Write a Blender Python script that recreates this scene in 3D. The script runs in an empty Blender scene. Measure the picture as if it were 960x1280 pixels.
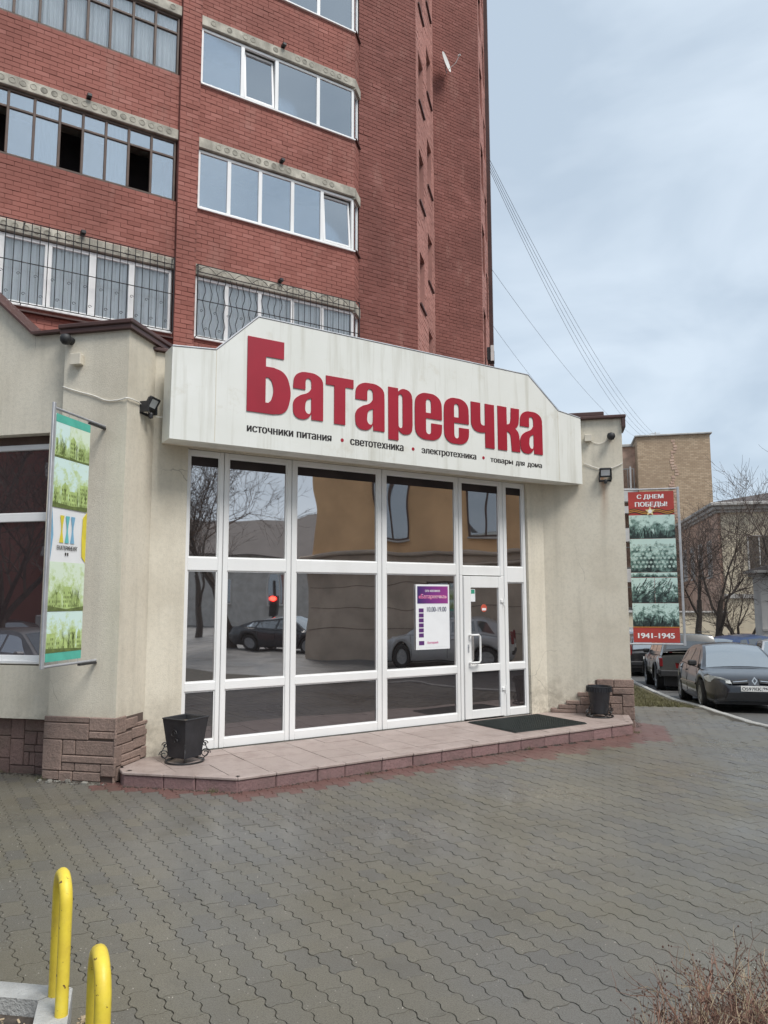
import bpy, math, random
import numpy as np
from mathutils import Vector, Matrix

random.seed(7)
rng = np.random.default_rng(7)
SC = bpy.context.scene
COL = SC.collection
R = math.radians
S2 = 2 ** -0.5

# ------------------------------------------------------------------ camera
CAM_F, CAM_PITCH, CAM_ROLL, CAM_YAW, CAM_H = 942.0, 6.55, -0.15, 12.7, 1.95
def camera_axes():
    p, y, r = R(CAM_PITCH), R(CAM_YAW), R(CAM_ROLL)
    fw = Vector((-math.sin(y) * math.cos(p), math.cos(y) * math.cos(p), math.sin(p)))
    rt = Vector((math.cos(y), math.sin(y), 0))
    up = rt.cross(fw)
    return fw, rt * math.cos(r) + up * math.sin(r), up * math.cos(r) - rt * math.sin(r)
FW, RT, UP = camera_axes()
cam_data = bpy.data.cameras.new('camera')
cam = bpy.data.objects.new('camera', cam_data)
COL.objects.link(cam)
cam_data.sensor_fit = 'VERTICAL'
cam_data.sensor_height = 36.0
cam_data.lens = CAM_F / 1280.0 * 36.0
cam_data.clip_start = 0.05
cam_data.clip_end = 2000
cm = Matrix((RT, UP, -FW)).transposed().to_4x4()
cm.translation = Vector((0, 0, CAM_H))
cam.matrix_world = cm
SC.camera = cam
def pixel(P):
    d = Vector(P) - Vector((0, 0, CAM_H))
    z = d.dot(FW)
    if z < 0.2:
        return (-9999, -9999, z)
    return (480 + CAM_F * d.dot(RT) / z, 640 - CAM_F * d.dot(UP) / z, z)

# ------------------------------------------------------------------ sky, sun, exposure
SUN_AZ = Vector((0.82, -0.57, 0)).normalized()       # where the bright part of the cloud cover stands
SUN_EL = 56.0
world = bpy.data.worlds.new('World')
SC.world = world
world.use_nodes = True
wn, wl = world.node_tree.nodes, world.node_tree.links
wn.clear()
w_out = wn.new('ShaderNodeOutputWorld')
w_bg = wn.new('ShaderNodeBackground')
w_bg.inputs['Strength'].default_value = 0.1
w_sky = wn.new('ShaderNodeTexSky')
w_sky.sky_type = 'NISHITA'
w_sky.sun_disc = False
w_sky.sun_elevation = R(SUN_EL)
w_sky.sun_rotation = math.atan2(SUN_AZ.x, SUN_AZ.y)
w_sky.dust_density = 1.5
w_tc = wn.new('ShaderNodeTexCoord')
w_map = wn.new('ShaderNodeMapping')
w_map.inputs['Scale'].default_value = (1.0, 1.0, 2.2)
w_noise = wn.new('ShaderNodeTexNoise')
w_noise.inputs['Scale'].default_value = 2.7
w_noise.inputs['Detail'].default_value = 5
w_noise.inputs['Roughness'].default_value = 0.5
w_noise.inputs['Distortion'].default_value = 0.35
w_ramp = wn.new('ShaderNodeValToRGB')
w_ramp.color_ramp.elements[0].position = 0.40
w_ramp.color_ramp.elements[0].color = (2.38, 2.84, 3.34, 1)
w_ramp.color_ramp.elements[1].position = 0.60
w_ramp.color_ramp.elements[1].color = (3.18, 3.64, 4.10, 1)
w_mix = wn.new('ShaderNodeMix')
w_mix.data_type = 'RGBA'
w_mix.inputs['Factor'].default_value = 0.92
wl.new(w_tc.outputs['Generated'], w_map.inputs['Vector'])
wl.new(w_map.outputs['Vector'], w_noise.inputs['Vector'])
wl.new(w_noise.outputs['Fac'], w_ramp.inputs['Fac'])
w_cap = wn.new('ShaderNodeVectorMath')              # cloud veils the glow round the sun
w_cap.operation = 'MINIMUM'
w_cap.inputs[1].default_value = (3.9, 4.5, 5.2)
wl.new(w_sky.outputs['Color'], w_cap.inputs[0])
wl.new(w_cap.outputs[0], w_mix.inputs['A'])
wl.new(w_ramp.outputs['Color'], w_mix.inputs['B'])
wl.new(w_mix.outputs['Result'], w_bg.inputs['Color'])
wl.new(w_bg.outputs['Background'], w_out.inputs['Surface'])

sun_data = bpy.data.lights.new('sun', 'SUN')
sun_data.energy = 1.5
sun_data.angle = R(24)
sun_data.color = (1.0, 0.965, 0.92)
sun = bpy.data.objects.new('sun', sun_data)
COL.objects.link(sun)
sun_dir = SUN_AZ * math.cos(R(SUN_EL)) + Vector((0, 0, math.sin(R(SUN_EL))))
sun.rotation_euler = sun_dir.to_track_quat('Z', 'Y').to_euler()
sun.location = (20, -10, 30)

SC.view_settings.view_transform = 'Standard'
SC.view_settings.look = 'None'
SC.view_settings.gamma = 1.0
SC.view_settings.exposure = 1.2
SC.view_settings.use_curve_mapping = False
SC.render.engine = 'CYCLES'
SC.cycles.max_bounces = 7
SC.cycles.transparent_max_bounces = 8
SC.cycles.use_denoising = True

# ------------------------------------------------------------------ materials
MATS = {}
def nodes_of(name):
    m = bpy.data.materials.new(name)
    m.use_nodes = True
    nt = m.node_tree
    nt.nodes.clear()
    out = nt.nodes.new('ShaderNodeOutputMaterial')
    b = nt.nodes.new('ShaderNodeBsdfPrincipled')
    nt.links.new(b.outputs['BSDF'], out.inputs['Surface'])
    MATS[name] = m
    return m, nt, b, out

def N(nt, t, **kw):
    n = nt.nodes.new('ShaderNode' + t)
    for k, v in kw.items():
        if k in n.inputs.keys():
            n.inputs[k].default_value = v
        else:
            setattr(n, k, v)
    return n

def noise(nt, scale, detail=4, rough=0.55, coord='Object', stretch=None):
    tc = N(nt, 'TexCoord') if coord != 'World' else N(nt, 'NewGeometry')
    src = tc.outputs['Position' if coord == 'World' else coord]
    n = N(nt, 'TexNoise', Scale=scale, Detail=detail, Roughness=rough)
    if stretch:
        mp = N(nt, 'Mapping')
        mp.inputs['Scale'].default_value = stretch
        nt.links.new(src, mp.inputs['Vector'])
        src = mp.outputs['Vector']
    nt.links.new(src, n.inputs['Vector'])
    return n.outputs['Fac']

def ramp(nt, fac, stops):
    r = N(nt, 'ValToRGB')
    els = r.color_ramp.elements
    while len(els) < len(stops):
        els.new(0.5)
    for e, (p, c) in zip(els, stops):
        e.position = p
        e.color = (*c, 1) if len(c) == 3 else c
    nt.links.new(fac, r.inputs['Fac'])
    return r.outputs['Color']

def mixc(nt, fac, a, b, mode='MIX'):
    m = N(nt, 'Mix', data_type='RGBA', blend_type=mode)
    for sock, v in (('Factor', fac), ('A', a), ('B', b)):
        s = m.inputs[sock] if sock != 'Factor' else m.inputs[0]
        if sock == 'A': s = m.inputs[6]
        if sock == 'B': s = m.inputs[7]
        if hasattr(v, 'links'):
            nt.links.new(v, s)
        elif isinstance(v, (int, float)):
            s.default_value = v
        else:
            s.default_value = (*v, 1)
    return m.outputs[2]

def math_(nt, op, a, b=None, clamp=False):
    m = N(nt, 'Math', operation=op, use_clamp=clamp)
    for i, v in enumerate((a, b)):
        if v is None: continue
        if hasattr(v, 'links'): nt.links.new(v, m.inputs[i])
        else: m.inputs[i].default_value = v
    return m.outputs[0]

def bump(nt, b, height, strength=0.3, dist=0.01):
    n = N(nt, 'Bump', Strength=strength, Distance=dist)
    nt.links.new(height, n.inputs['Height'])
    nt.links.new(n.outputs['Normal'], b.inputs['Normal'])

def simple(name, col, rough=0.5, var=0.12, scale=6.0, metal=0.0, bmp=0.0, bscale=60, coord='Object', spec=None, dirt=None):
    m, nt, b, o = nodes_of(name)
    f = noise(nt, scale, coord=coord)
    lo = tuple(c * (1 - var) for c in col)
    hi = tuple(min(1, c * (1 + var)) for c in col)
    c = ramp(nt, f, [(0.3, lo), (0.7, hi)])
    if dirt:
        f2 = noise(nt, scale * 0.37 + 0.6, 6, 0.65, coord=coord, stretch=(1, 1, .35))
        c = mixc(nt, ramp(nt, f2, [(0.5, (0, 0, 0)), (0.78, (dirt[1],) * 3)]), c, dirt[0])
    nt.links.new(c, b.inputs['Base Color'])
    b.inputs['Roughness'].default_value = rough
    b.inputs['Metallic'].default_value = metal
    if spec is not None: b.inputs['Specular IOR Level'].default_value = spec
    if bmp: bump(nt, b, noise(nt, bscale, 3, 0.6, coord=coord), bmp, 0.01)
    return m

# render plaster, with rain streaks and blotches
def stucco(name, rust=False):
    m, nt, b, o = nodes_of(name)
    big = noise(nt, 0.9, 5, 0.6, 'World')
    c = ramp(nt, big, [(0.3, (0.58, 0.525, 0.425)), (0.5, (0.69, 0.635, 0.525)), (0.75, (0.73, 0.68, 0.57))])
    streak = noise(nt, 1.0, 5, 0.6, 'World', (5.5, 5.5, 0.35))
    c = mixc(nt, ramp(nt, streak, [(0.52, (0, 0, 0)), (0.8, (0.5, 0.5, 0.5))]), c, (0.44, 0.405, 0.33))
    fine = noise(nt, 26, 4, 0.7, 'World')
    c = mixc(nt, ramp(nt, fine, [(0.35, (0.25,) * 3), (0.55, (0, 0, 0))]), c, (0.43, 0.40, 0.33))
    blot = noise(nt, 3.1, 6, 0.7, 'World')
    c = mixc(nt, ramp(nt, blot, [(0.62, (0, 0, 0)), (0.75, (0.35,) * 3)]), c, (0.62, 0.58, 0.51))
    geo0 = N(nt, 'NewGeometry'); wv = N(nt, 'TexNoise', Scale=1.7, Detail=4)
    nt.links.new(geo0.outputs['Position'], wv.inputs['Vector'])
    vadd = N(nt, 'VectorMath', operation='MULTIPLY_ADD'); vadd.inputs[1].default_value = (.5, .5, .5)
    nt.links.new(wv.outputs['Color'], vadd.inputs[0]); nt.links.new(geo0.outputs['Position'], vadd.inputs[2])
    vor = N(nt, 'TexVoronoi', feature='DISTANCE_TO_EDGE', Scale=0.55); nt.links.new(vadd.outputs[0], vor.inputs['Vector'])
    line = math_(nt, 'LESS_THAN', vor.outputs['Distance'], 0.0016)
    crack = math_(nt, 'MULTIPLY', line, ramp(nt, noise(nt, 0.8, 3, .5, 'World'), [(0.52, (0, 0, 0)), (0.60, (.5,) * 3)]))
    c = mixc(nt, crack, c, (0.20, 0.175, 0.14))
    sz = N(nt, 'SeparateXYZ'); nt.links.new(geo0.outputs['Position'], sz.inputs[0])
    low = math_(nt, 'SUBTRACT', 1.0, math_(nt, 'DIVIDE', math_(nt, 'SUBTRACT', sz.outputs['Z'], 0.15), 0.75), True)      # rain-splash dirt thrown up from the ground
    splash = math_(nt, 'MULTIPLY', low, ramp(nt, noise(nt, 6, 6, .75, 'World'), [(0.42, (0, 0, 0)), (0.62, (.8,) * 3)]))
    c = mixc(nt, splash, c, (0.30, 0.26, 0.20))
    if rust:
        geo = N(nt, 'NewGeometry'); sp = N(nt, 'SeparateXYZ')
        nt.links.new(geo.outputs['Position'], sp.inputs[0])
        wob = math_(nt, 'MULTIPLY', noise(nt, 3, 3, 0.5, 'World', (1, 1, .5)), 0.10)
        dx = math_(nt, 'ABSOLUTE', math_(nt, 'SUBTRACT', math_(nt, 'ADD', sp.outputs['X'], wob), 0.865))
        fx = math_(nt, 'SUBTRACT', 1.0, math_(nt, 'DIVIDE', dx, 0.085), True)
        top = math_(nt, 'LESS_THAN', sp.outputs['Z'], 3.92)
        fall = math_(nt, 'DIVIDE', math_(nt, 'SUBTRACT', sp.outputs['Z'], 2.75), 1.15, True)
        fall = math_(nt, 'MULTIPLY', math_(nt, 'MULTIPLY', fall, fall), top)
        fac = math_(nt, 'MULTIPLY', math_(nt, 'MULTIPLY', fx, fall), math_(nt, 'ADD', noise(nt, 9, 4, .7, 'World', (6, 1, .5)), 0.25), True)
        c = mixc(nt, fac, c, (0.30, 0.12, 0.045))
    nt.links.new(c, b.inputs['Base Color'])
    b.inputs['Roughness'].default_value = 0.92
    b.inputs['Specular IOR Level'].default_value = 0.2
    bump(nt, b, noise(nt, 95, 5, 0.75, 'World'), 0.55, 0.012)
    return m
stucco('stucco'); stucco('stucco_rust', True)

def brick_mat(name, lo, mid, hi):
    m, nt, b, o = nodes_of(name)
    geo = N(nt, 'NewGeometry'); oi = N(nt, 'ObjectInfo')
    f = math_(nt, 'FRACT', math_(nt, 'ADD', geo.outputs['Random Per Island'], math_(nt, 'MULTIPLY', oi.outputs['Random'], 7.31)))
    c = ramp(nt, f, [(0.0, lo), (0.25, mid), (0.8, mid), (1.0, hi)])
    n1 = noise(nt, 0.55, 5, 0.6, 'World')
    c = mixc(nt, ramp(nt, n1, [(0.36, (0.62, 0.62, 0.62)), (0.60, (0, 0, 0))]), c, tuple(0.60 * x for x in mid))
    n2 = noise(nt, 1.6, 6, 0.7, 'World', (1, 1, 0.4))
    c = mixc(nt, ramp(nt, n2, [(0.55, (0, 0, 0)), (0.75, (0.5,) * 3)]), c, (0.36, 0.20, 0.165))
    nt.links.new(c, b.inputs['Base Color'])
    b.inputs['Roughness'].default_value = 0.85
    b.inputs['Specular IOR Level'].default_value = 0.25
    bump(nt, b, noise(nt, 60, 4, 0.7, 'World'), 0.35, 0.006)
brick_mat('brick', (0.27, 0.103, 0.082), (0.328, 0.130, 0.104), (0.39, 0.168, 0.138))
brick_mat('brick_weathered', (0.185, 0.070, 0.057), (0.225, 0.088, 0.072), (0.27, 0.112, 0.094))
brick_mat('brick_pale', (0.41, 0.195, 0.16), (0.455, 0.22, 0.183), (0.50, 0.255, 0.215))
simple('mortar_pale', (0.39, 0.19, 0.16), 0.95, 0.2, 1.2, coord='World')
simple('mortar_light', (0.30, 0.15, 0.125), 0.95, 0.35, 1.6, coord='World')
simple('mortar', (0.21, 0.082, 0.066), 0.95, 0.35, 1.2, coord='World')

simple('concrete', (0.41, 0.385, 0.325), 0.9, 0.35, 3.5, bmp=0.6, bscale=40, coord='World', dirt=((0.16, 0.145, 0.12), 0.85))
simple('concrete_core', (0.33, 0.31, 0.26), 0.9, 0.4, 4, coord='World')
simple('concrete_dark', (0.21, 0.20, 0.175), 0.9, 0.3, 6, coord='World')
simple('white_frame', (0.80, 0.80, 0.79), 0.38, 0.03, 1.3, coord='World', dirt=((0.58, 0.57, 0.53), 0.35))
def sign_white():
    m, nt, b, o = nodes_of('sign_white')
    c = ramp(nt, noise(nt, 0.9, 5, 0.6, 'World'), [(0.3, (0.70, 0.705, 0.655)), (0.7, (0.78, 0.785, 0.745))])
    st = noise(nt, 1.0, 6, 0.62, 'World', (7, 7, 0.45))
    c = mixc(nt, ramp(nt, st, [(0.50, (0, 0, 0)), (0.72, (0.75,) * 3)]), c, (0.53, 0.52, 0.45))
    sp2 = noise(nt, 2.4, 6, 0.7, 'World')
    c = mixc(nt, ramp(nt, sp2, [(0.58, (0, 0, 0)), (0.72, (0.55,) * 3)]), c, (0.58, 0.55, 0.46))
    nt.links.new(c, b.inputs['Base Color']); b.inputs['Roughness'].default_value = 0.42
sign_white()
simple('sign_red', (0.345, 0.014, 0.032), 0.42, 0.10, 1.6, coord='World')
simple('letter_black', (0.018, 0.014, 0.014), 0.5)
simple('flashing', (0.068, 0.032, 0.027), 0.45, 0.2, 3)
simple('roof_red', (0.15, 0.038, 0.034), 0.6, 0.2, 2)
simple('brown_frame', (0.085, 0.052, 0.038), 0.6, 0.3, 4)
simple('black_iron', (0.022, 0.022, 0.024), 0.45, 0.3, 20)
simple('bin_black', (0.024, 0.026, 0.031), 0.42, 0.25, 9, bmp=0.25, bscale=25)
def varied(name, col, rough, amount, bmp, bscale, dirt, dark=0.55):
    """stone whose pieces differ a little from one another"""
    m, nt, b, o = nodes_of(name)
    oi = N(nt, 'ObjectInfo')
    c = ramp(nt, oi.outputs['Random'], [(0.0, tuple(x * (1 - amount) for x in col)), (0.55, col), (1.0, tuple(x * (1 + amount) for x in col))])
    c = mixc(nt, ramp(nt, noise(nt, 4.5, 6, 0.7, 'World'), [(0.47, (0, 0, 0)), (0.72, (0.7,) * 3)]), c, dirt)
    c = mixc(nt, ramp(nt, noise(nt, 55, 4, 0.75, 'World'), [(0.38, (0.6,) * 3), (0.52, (0, 0, 0))]), c, tuple(x * dark for x in col))
    nt.links.new(c, b.inputs['Base Color']); b.inputs['Roughness'].default_value = rough
    bump(nt, b, noise(nt, bscale, 6, 0.75, 'World'), bmp, 0.02)
varied('plinth', (0.29, 0.205, 0.17), 0.9, 0.16, 1.0, 26, (0.15, 0.115, 0.095))
varied('plinth_dark', (0.195, 0.125, 0.108), 0.9, 0.18, 1.0, 26, (0.125, 0.105, 0.075))
simple('plinth_joint', (0.115, 0.082, 0.068), 0.95, 0.2, 4)
varied('tile', (0.37, 0.30, 0.272), 0.5, 0.07, 0.25, 40, (0.215, 0.155, 0.135), 0.75)
varied('edge_stone', (0.26, 0.158, 0.153), 0.7, 0.14, 0.8, 30, (0.155, 0.11, 0.098))
simple('mat_rubber', (0.021, 0.028, 0.026), 0.6, 0.3, 12)
def yellow_paint():
    m, nt, b, o = nodes_of('yellow_paint')
    c = ramp(nt, noise(nt, 7, 5, 0.65, 'World'), [(0.3, (0.64, 0.47, 0.05)), (0.6, (0.78, 0.61, 0.06)), (0.8, (0.82, 0.68, 0.14))])
    c = mixc(nt, ramp(nt, noise(nt, 16, 6, 0.7, 'World', (1, 1, .4)), [(0.55, (0, 0, 0)), (0.75, (.55,) * 3)]), c, (0.40, 0.29, 0.08))
    chip = ramp(nt, noise(nt, 34, 5, 0.6, 'World'), [(0.655, (0, 0, 0)), (0.675, (1, 1, 1))])
    c = mixc(nt, chip, c, (0.115, 0.05, 0.028))
    nt.links.new(c, b.inputs['Base Color'])
    nt.links.new(ramp(nt, noise(nt, 20, 4, .6, 'World'), [(0.3, (.32,) * 3), (0.7, (.6,) * 3)]), b.inputs['Roughness'])
    bump(nt, b, noise(nt, 45, 4, .6, 'World'), 0.25, 0.004)
yellow_paint()
simple('kerb_concrete', (0.40, 0.40, 0.385), 0.95, 0.2, 9, bmp=0.9, bscale=70, coord='World', dirt=((0.2, 0.19, 0.17), 0.6))
simple('soil', (0.065, 0.052, 0.042), 1.0, 0.5, 22, bmp=1.0, bscale=45, coord='World')
simple('joint_sand', (0.052, 0.047, 0.038), 1.0, 0.3, 9, coord='World')
simple('grass', (0.12, 0.115, 0.055), 0.9, 0.35, 4, coord='World')
simple('grass_ground', (0.115, 0.10, 0.062), 1.0, 0.3, 3, coord='World', bmp=0.6)
simple('bark', (0.085, 0.070, 0.060), 0.95, 0.3, 14, bmp=0.5)
simple('twig', (0.12, 0.092, 0.078), 0.9, 0.3, 4)
simple('shrub_stem', (0.20, 0.112, 0.08), 0.85, 0.5, 5, coord='World')
simple('shrub_straw', (0.40, 0.315, 0.21), 0.9, 0.3, 8, coord='World')
simple('shrub_bud', (0.095, 0.05, 0.038), 0.9, 0.3, 8, coord='World')
simple('leaf_green', (0.075, 0.13, 0.035), 0.7, 0.3, 8)
simple('grit', (0.45, 0.42, 0.37), 0.9, 0.4, 3, coord='World')
simple('grey_metal', (0.40, 0.41, 0.43), 0.6, 0.15, 6, metal=0.35)
simple('cable_white', (0.72, 0.70, 0.65), 0.6)
simple('cable_dark', (0.16, 0.17, 0.19), 0.6)
simple('cream_box', (0.62, 0.57, 0.47), 0.5)
simple('lamp_face', (0.70, 0.72, 0.74), 0.2)
simple('curtain', (0.88, 0.90, 0.90), 0.9, 0.1, 1.5)
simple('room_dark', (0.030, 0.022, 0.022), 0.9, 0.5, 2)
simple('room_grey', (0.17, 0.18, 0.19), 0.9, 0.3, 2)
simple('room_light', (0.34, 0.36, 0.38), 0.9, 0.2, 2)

def asphalt():
    m, nt, b, o = nodes_of('asphalt')
    c = ramp(nt, noise(nt, 0.5, 6, 0.6, 'World'), [(0.3, (0.10, 0.10, 0.098)), (0.7, (0.14, 0.138, 0.134))])
    c = mixc(nt, ramp(nt, noise(nt, 0.9, 5, 0.6, 'World'), [(0.55, (0, 0, 0)), (0.66, (0.7,) * 3)]), c, (0.06, 0.06, 0.06))
    nt.links.new(c, b.inputs['Base Color'])
    r = ramp(nt, noise(nt, 0.8, 4, 0.6, 'World'), [(0.4, (0.35,) * 3), (0.65, (0.8,) * 3)])
    nt.links.new(r, b.inputs['Roughness'])
    bump(nt, b, noise(nt, 90, 4, 0.7, 'World'), 0.6, 0.01)
asphalt()

def paver_mat(name, cols, wet=(0.22, 0.55)):
    m, nt, b, o = nodes_of(name)
    geo = N(nt, 'NewGeometry'); oi = N(nt, 'ObjectInfo')
    f = math_(nt, 'FRACT', math_(nt, 'ADD', geo.outputs['Random Per Island'], math_(nt, 'MULTIPLY', oi.outputs['Random'], 5.77)))
    big = noise(nt, 0.42, 4, 0.55, 'World')
    base = ramp(nt, big, [(0.40, cols[0]), (0.56, cols[1])])
    f_id = math_(nt, 'MULTIPLY', f, 1.0)
    base = mixc(nt, ramp(nt, f_id, [(0.0, (0.7,) * 3), (0.3, (0, 0, 0)), (0.7, (0, 0, 0)), (1.0, (0.7,) * 3)]), base,
                mixc(nt, math_(nt, 'GREATER_THAN', f, 0.5), cols[2], cols[3]))
    grain = noise(nt, 120, 4, 0.8, 'World')
    base = mixc(nt, ramp(nt, grain, [(0.40, (0.85,) * 3), (0.53, (0, 0, 0))]), base, tuple(0.5 * x for x in cols[0]))
    mud = noise(nt, 1.35, 6, 0.7, 'World')
    base = mixc(nt, ramp(nt, mud, [(0.54, (0, 0, 0)), (0.70, (0.6,) * 3)]), base, (0.088, 0.08, 0.064))
    nt.links.new(base, b.inputs['Base Color'])
    wetn = noise(nt, 0.7, 5, 0.6, 'World')
    nt.links.new(ramp(nt, wetn, [(0.35, (wet[0],) * 3), (0.65, (wet[1],) * 3)]), b.inputs['Roughness'])
    bump(nt, b, noise(nt, 110, 5, 0.8, 'World'), 0.55, 0.006)
    nt.links.new(ramp(nt, noise(nt, 0.6, 4, 0.6, 'World'), [(0.42, (0.0,) * 3), (0.62, (0.42,) * 3)]), b.inputs['Coat Weight'])   # film of rain water
    b.inputs['Coat Roughness'].default_value = 0.16
paver_mat('paver', [(0.158, 0.144, 0.109), (0.152, 0.147, 0.135), (0.122, 0.119, 0.114), (0.178, 0.163, 0.128)])
paver_mat('paver_red', [(0.15, 0.075, 0.065), (0.16, 0.085, 0.073), (0.125, 0.062, 0.055), (0.17, 0.092, 0.08)])

def glass(name, body, tint, fac, wob=0.0, wscale=0.8, trans=0.0):
    """float glass: a mirror share over a tinted body (or over what lies behind it)"""
    m, nt, b, o = nodes_of(name)
    b.inputs['Base Color'].default_value = (*body, 1)
    b.inputs['Roughness'].default_value = 0.5
    gl = N(nt, 'BsdfGlossy', Roughness=0.015)
    gl.inputs['Color'].default_value = (*tint, 1)
    mx = N(nt, 'MixShader')
    fr = N(nt, 'Fresnel', IOR=1.5)
    k = math_(nt, 'ADD', math_(nt, 'MULTIPLY', fr.outputs[0], 0.9), fac, True)
    nt.links.new(k, mx.inputs[0])
    if trans:
        tr = N(nt, 'BsdfTransparent')
        tr.inputs['Color'].default_value = (*body, 1)
        nt.links.new(tr.outputs[0], mx.inputs[1])
    else:
        nt.links.new(b.outputs[0], mx.inputs[1])
    nt.links.new(gl.outputs[0], mx.inputs[2])
    nt.links.new(mx.outputs[0], o.inputs['Surface'])
    if wob:
        n = N(nt, 'Bump', Strength=1.0, Distance=wob)
        nt.links.new(noise(nt, wscale, 1, 0.4, 'World'), n.inputs['Height'])
        nt.links.new(n.outputs['Normal'], gl.inputs['Normal'])
        nt.links.new(n.outputs['Normal'], fr.inputs['Normal'])
    return m
glass('shop_glass', (0.012, 0.008, 0.008), (0.96, 0.93, 0.92), 0.62, 0.007, 1.0)
glass('shop_glass_low', (0.020, 0.016, 0.017), (0.85, 0.82, 0.85), 0.16, 0.007, 1.0)
glass('tower_glass', (0.75, 0.80, 0.84), (0.90, 0.95, 1.0), 0.40, 0.002, 0.8, trans=1)
glass('tower_glass_clear', (1.0, 1.0, 1.0), (0.95, 0.98, 1.0), 0.02, 0.002, 0.8, trans=1)
glass('far_glass', (0.05, 0.055, 0.06), (0.9, 0.95, 1.0), 0.25)
glass('car_glass', (0.02, 0.024, 0.026), (0.95, 0.98, 1.0), 0.10)
glass('car_screen', (0.06, 0.075, 0.08), (0.95, 0.98, 1.0), 0.32)

def paint(name, col, rough=0.22, dirt=0.4):
    m, nt, b, o = nodes_of(name)
    d = noise(nt, 2.2, 5, 0.65, 'Object')
    c = mixc(nt, ramp(nt, d, [(0.45, (0, 0, 0)), (0.8, (dirt,) * 3)]), col, (0.16, 0.14, 0.12))
    nt.links.new(c, b.inputs['Base Color'])
    b.inputs['Metallic'].default_value = 0.1
    b.inputs['Roughness'].default_value = rough + 0.12
    b.inputs['Coat Weight'].default_value = 0.8
    b.inputs['Coat Roughness'].default_value = 0.08
paint('paint_graphite', (0.010, 0.012, 0.018), 0.2, 0.12)
paint('paint_olive', (0.058, 0.060, 0.058))
paint('paint_blue', (0.020, 0.055, 0.17))
paint('paint_white', (0.62, 0.63, 0.64))
paint('paint_silver', (0.36, 0.37, 0.38))
paint('paint_black', (0.018, 0.018, 0.021))
paint('paint_red', (0.22, 0.02, 0.02))
simple('tyre', (0.020, 0.020, 0.021), 0.85, 0.3, 10)
simple('rim', (0.30, 0.31, 0.32), 0.4, 0.2, 10, metal=0.6)
simple('black_plastic', (0.020, 0.020, 0.022), 0.6, 0.2, 8)
simple('headlamp', (0.62, 0.65, 0.66), 0.12, 0.25, 14)
simple('tail_lamp', (0.16, 0.012, 0.014), 0.2)
simple('chrome', (0.70, 0.71, 0.72), 0.18, 0.05, metal=1.0)
simple('plate_white', (0.74, 0.74, 0.72), 0.5)
# far buildings
def far_brick():
    m, nt, b, o = nodes_of('yellow_brick')
    g = N(nt, 'NewGeometry'); sp = N(nt, 'SeparateXYZ'); cb = N(nt, 'CombineXYZ')
    nt.links.new(g.outputs['Position'], sp.inputs[0])
    nt.links.new(math_(nt, 'ADD', sp.outputs['X'], sp.outputs['Y']), cb.inputs[0]); nt.links.new(sp.outputs['Z'], cb.inputs[1])
    t = N(nt, 'TexBrick', Scale=1.0)
    t.inputs['Brick Width'].default_value = 0.30; t.inputs['Row Height'].default_value = 0.115; t.inputs['Mortar Size'].default_value = 0.012
    t.inputs['Color1'].default_value = (0.56, 0.42, 0.285, 1); t.inputs['Color2'].default_value = (0.40, 0.285, 0.185, 1); t.inputs['Mortar'].default_value = (0.30, 0.23, 0.165, 1)
    nt.links.new(cb.outputs[0], t.inputs['Vector'])
    c = mixc(nt, ramp(nt, noise(nt, .45, 5, .65, 'World'), [(0.45, (0, 0, 0)), (0.7, (.6,) * 3)]), t.outputs['Color'], (0.33, 0.235, 0.16))
    nt.links.new(c, b.inputs['Base Color']); b.inputs['Roughness'].default_value = 0.9
far_brick()
simple('ochre_wall', (0.74, 0.65, 0.49), 0.9, 0.1, 0.8, coord='World', dirt=((0.45, 0.37, 0.27), 0.5))
simple('old_brick', (0.54, 0.36, 0.275), 0.9, 0.3, 2.0, coord='World', dirt=((0.55, 0.45, 0.34), 0.8))
simple('cornice_grey', (0.46, 0.445, 0.42), 0.9, 0.15, 2, coord='World')
simple('far_white', (0.62, 0.60, 0.57), 0.8, 0.1, 2)
simple('orange_wall', (0.68, 0.44, 0.235), 0.9, 0.2, 0.6, coord='World')
simple('stone_base', (0.42, 0.35, 0.28), 0.9, 0.2, 1.2, coord='World')
simple('dark_roof', (0.075, 0.062, 0.058), 0.8, 0.2, 1.0)
# ------------------------------------------------------------------ mesh builder
I4 = Matrix.Identity(4)
F0 = Vector((-4.40, 8.43, 0))
DIAG = Matrix.Translation(F0) @ Matrix.Rotation(R(45), 4, 'Z')    # x along the shop front, y into the building
ORG = {}

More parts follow.
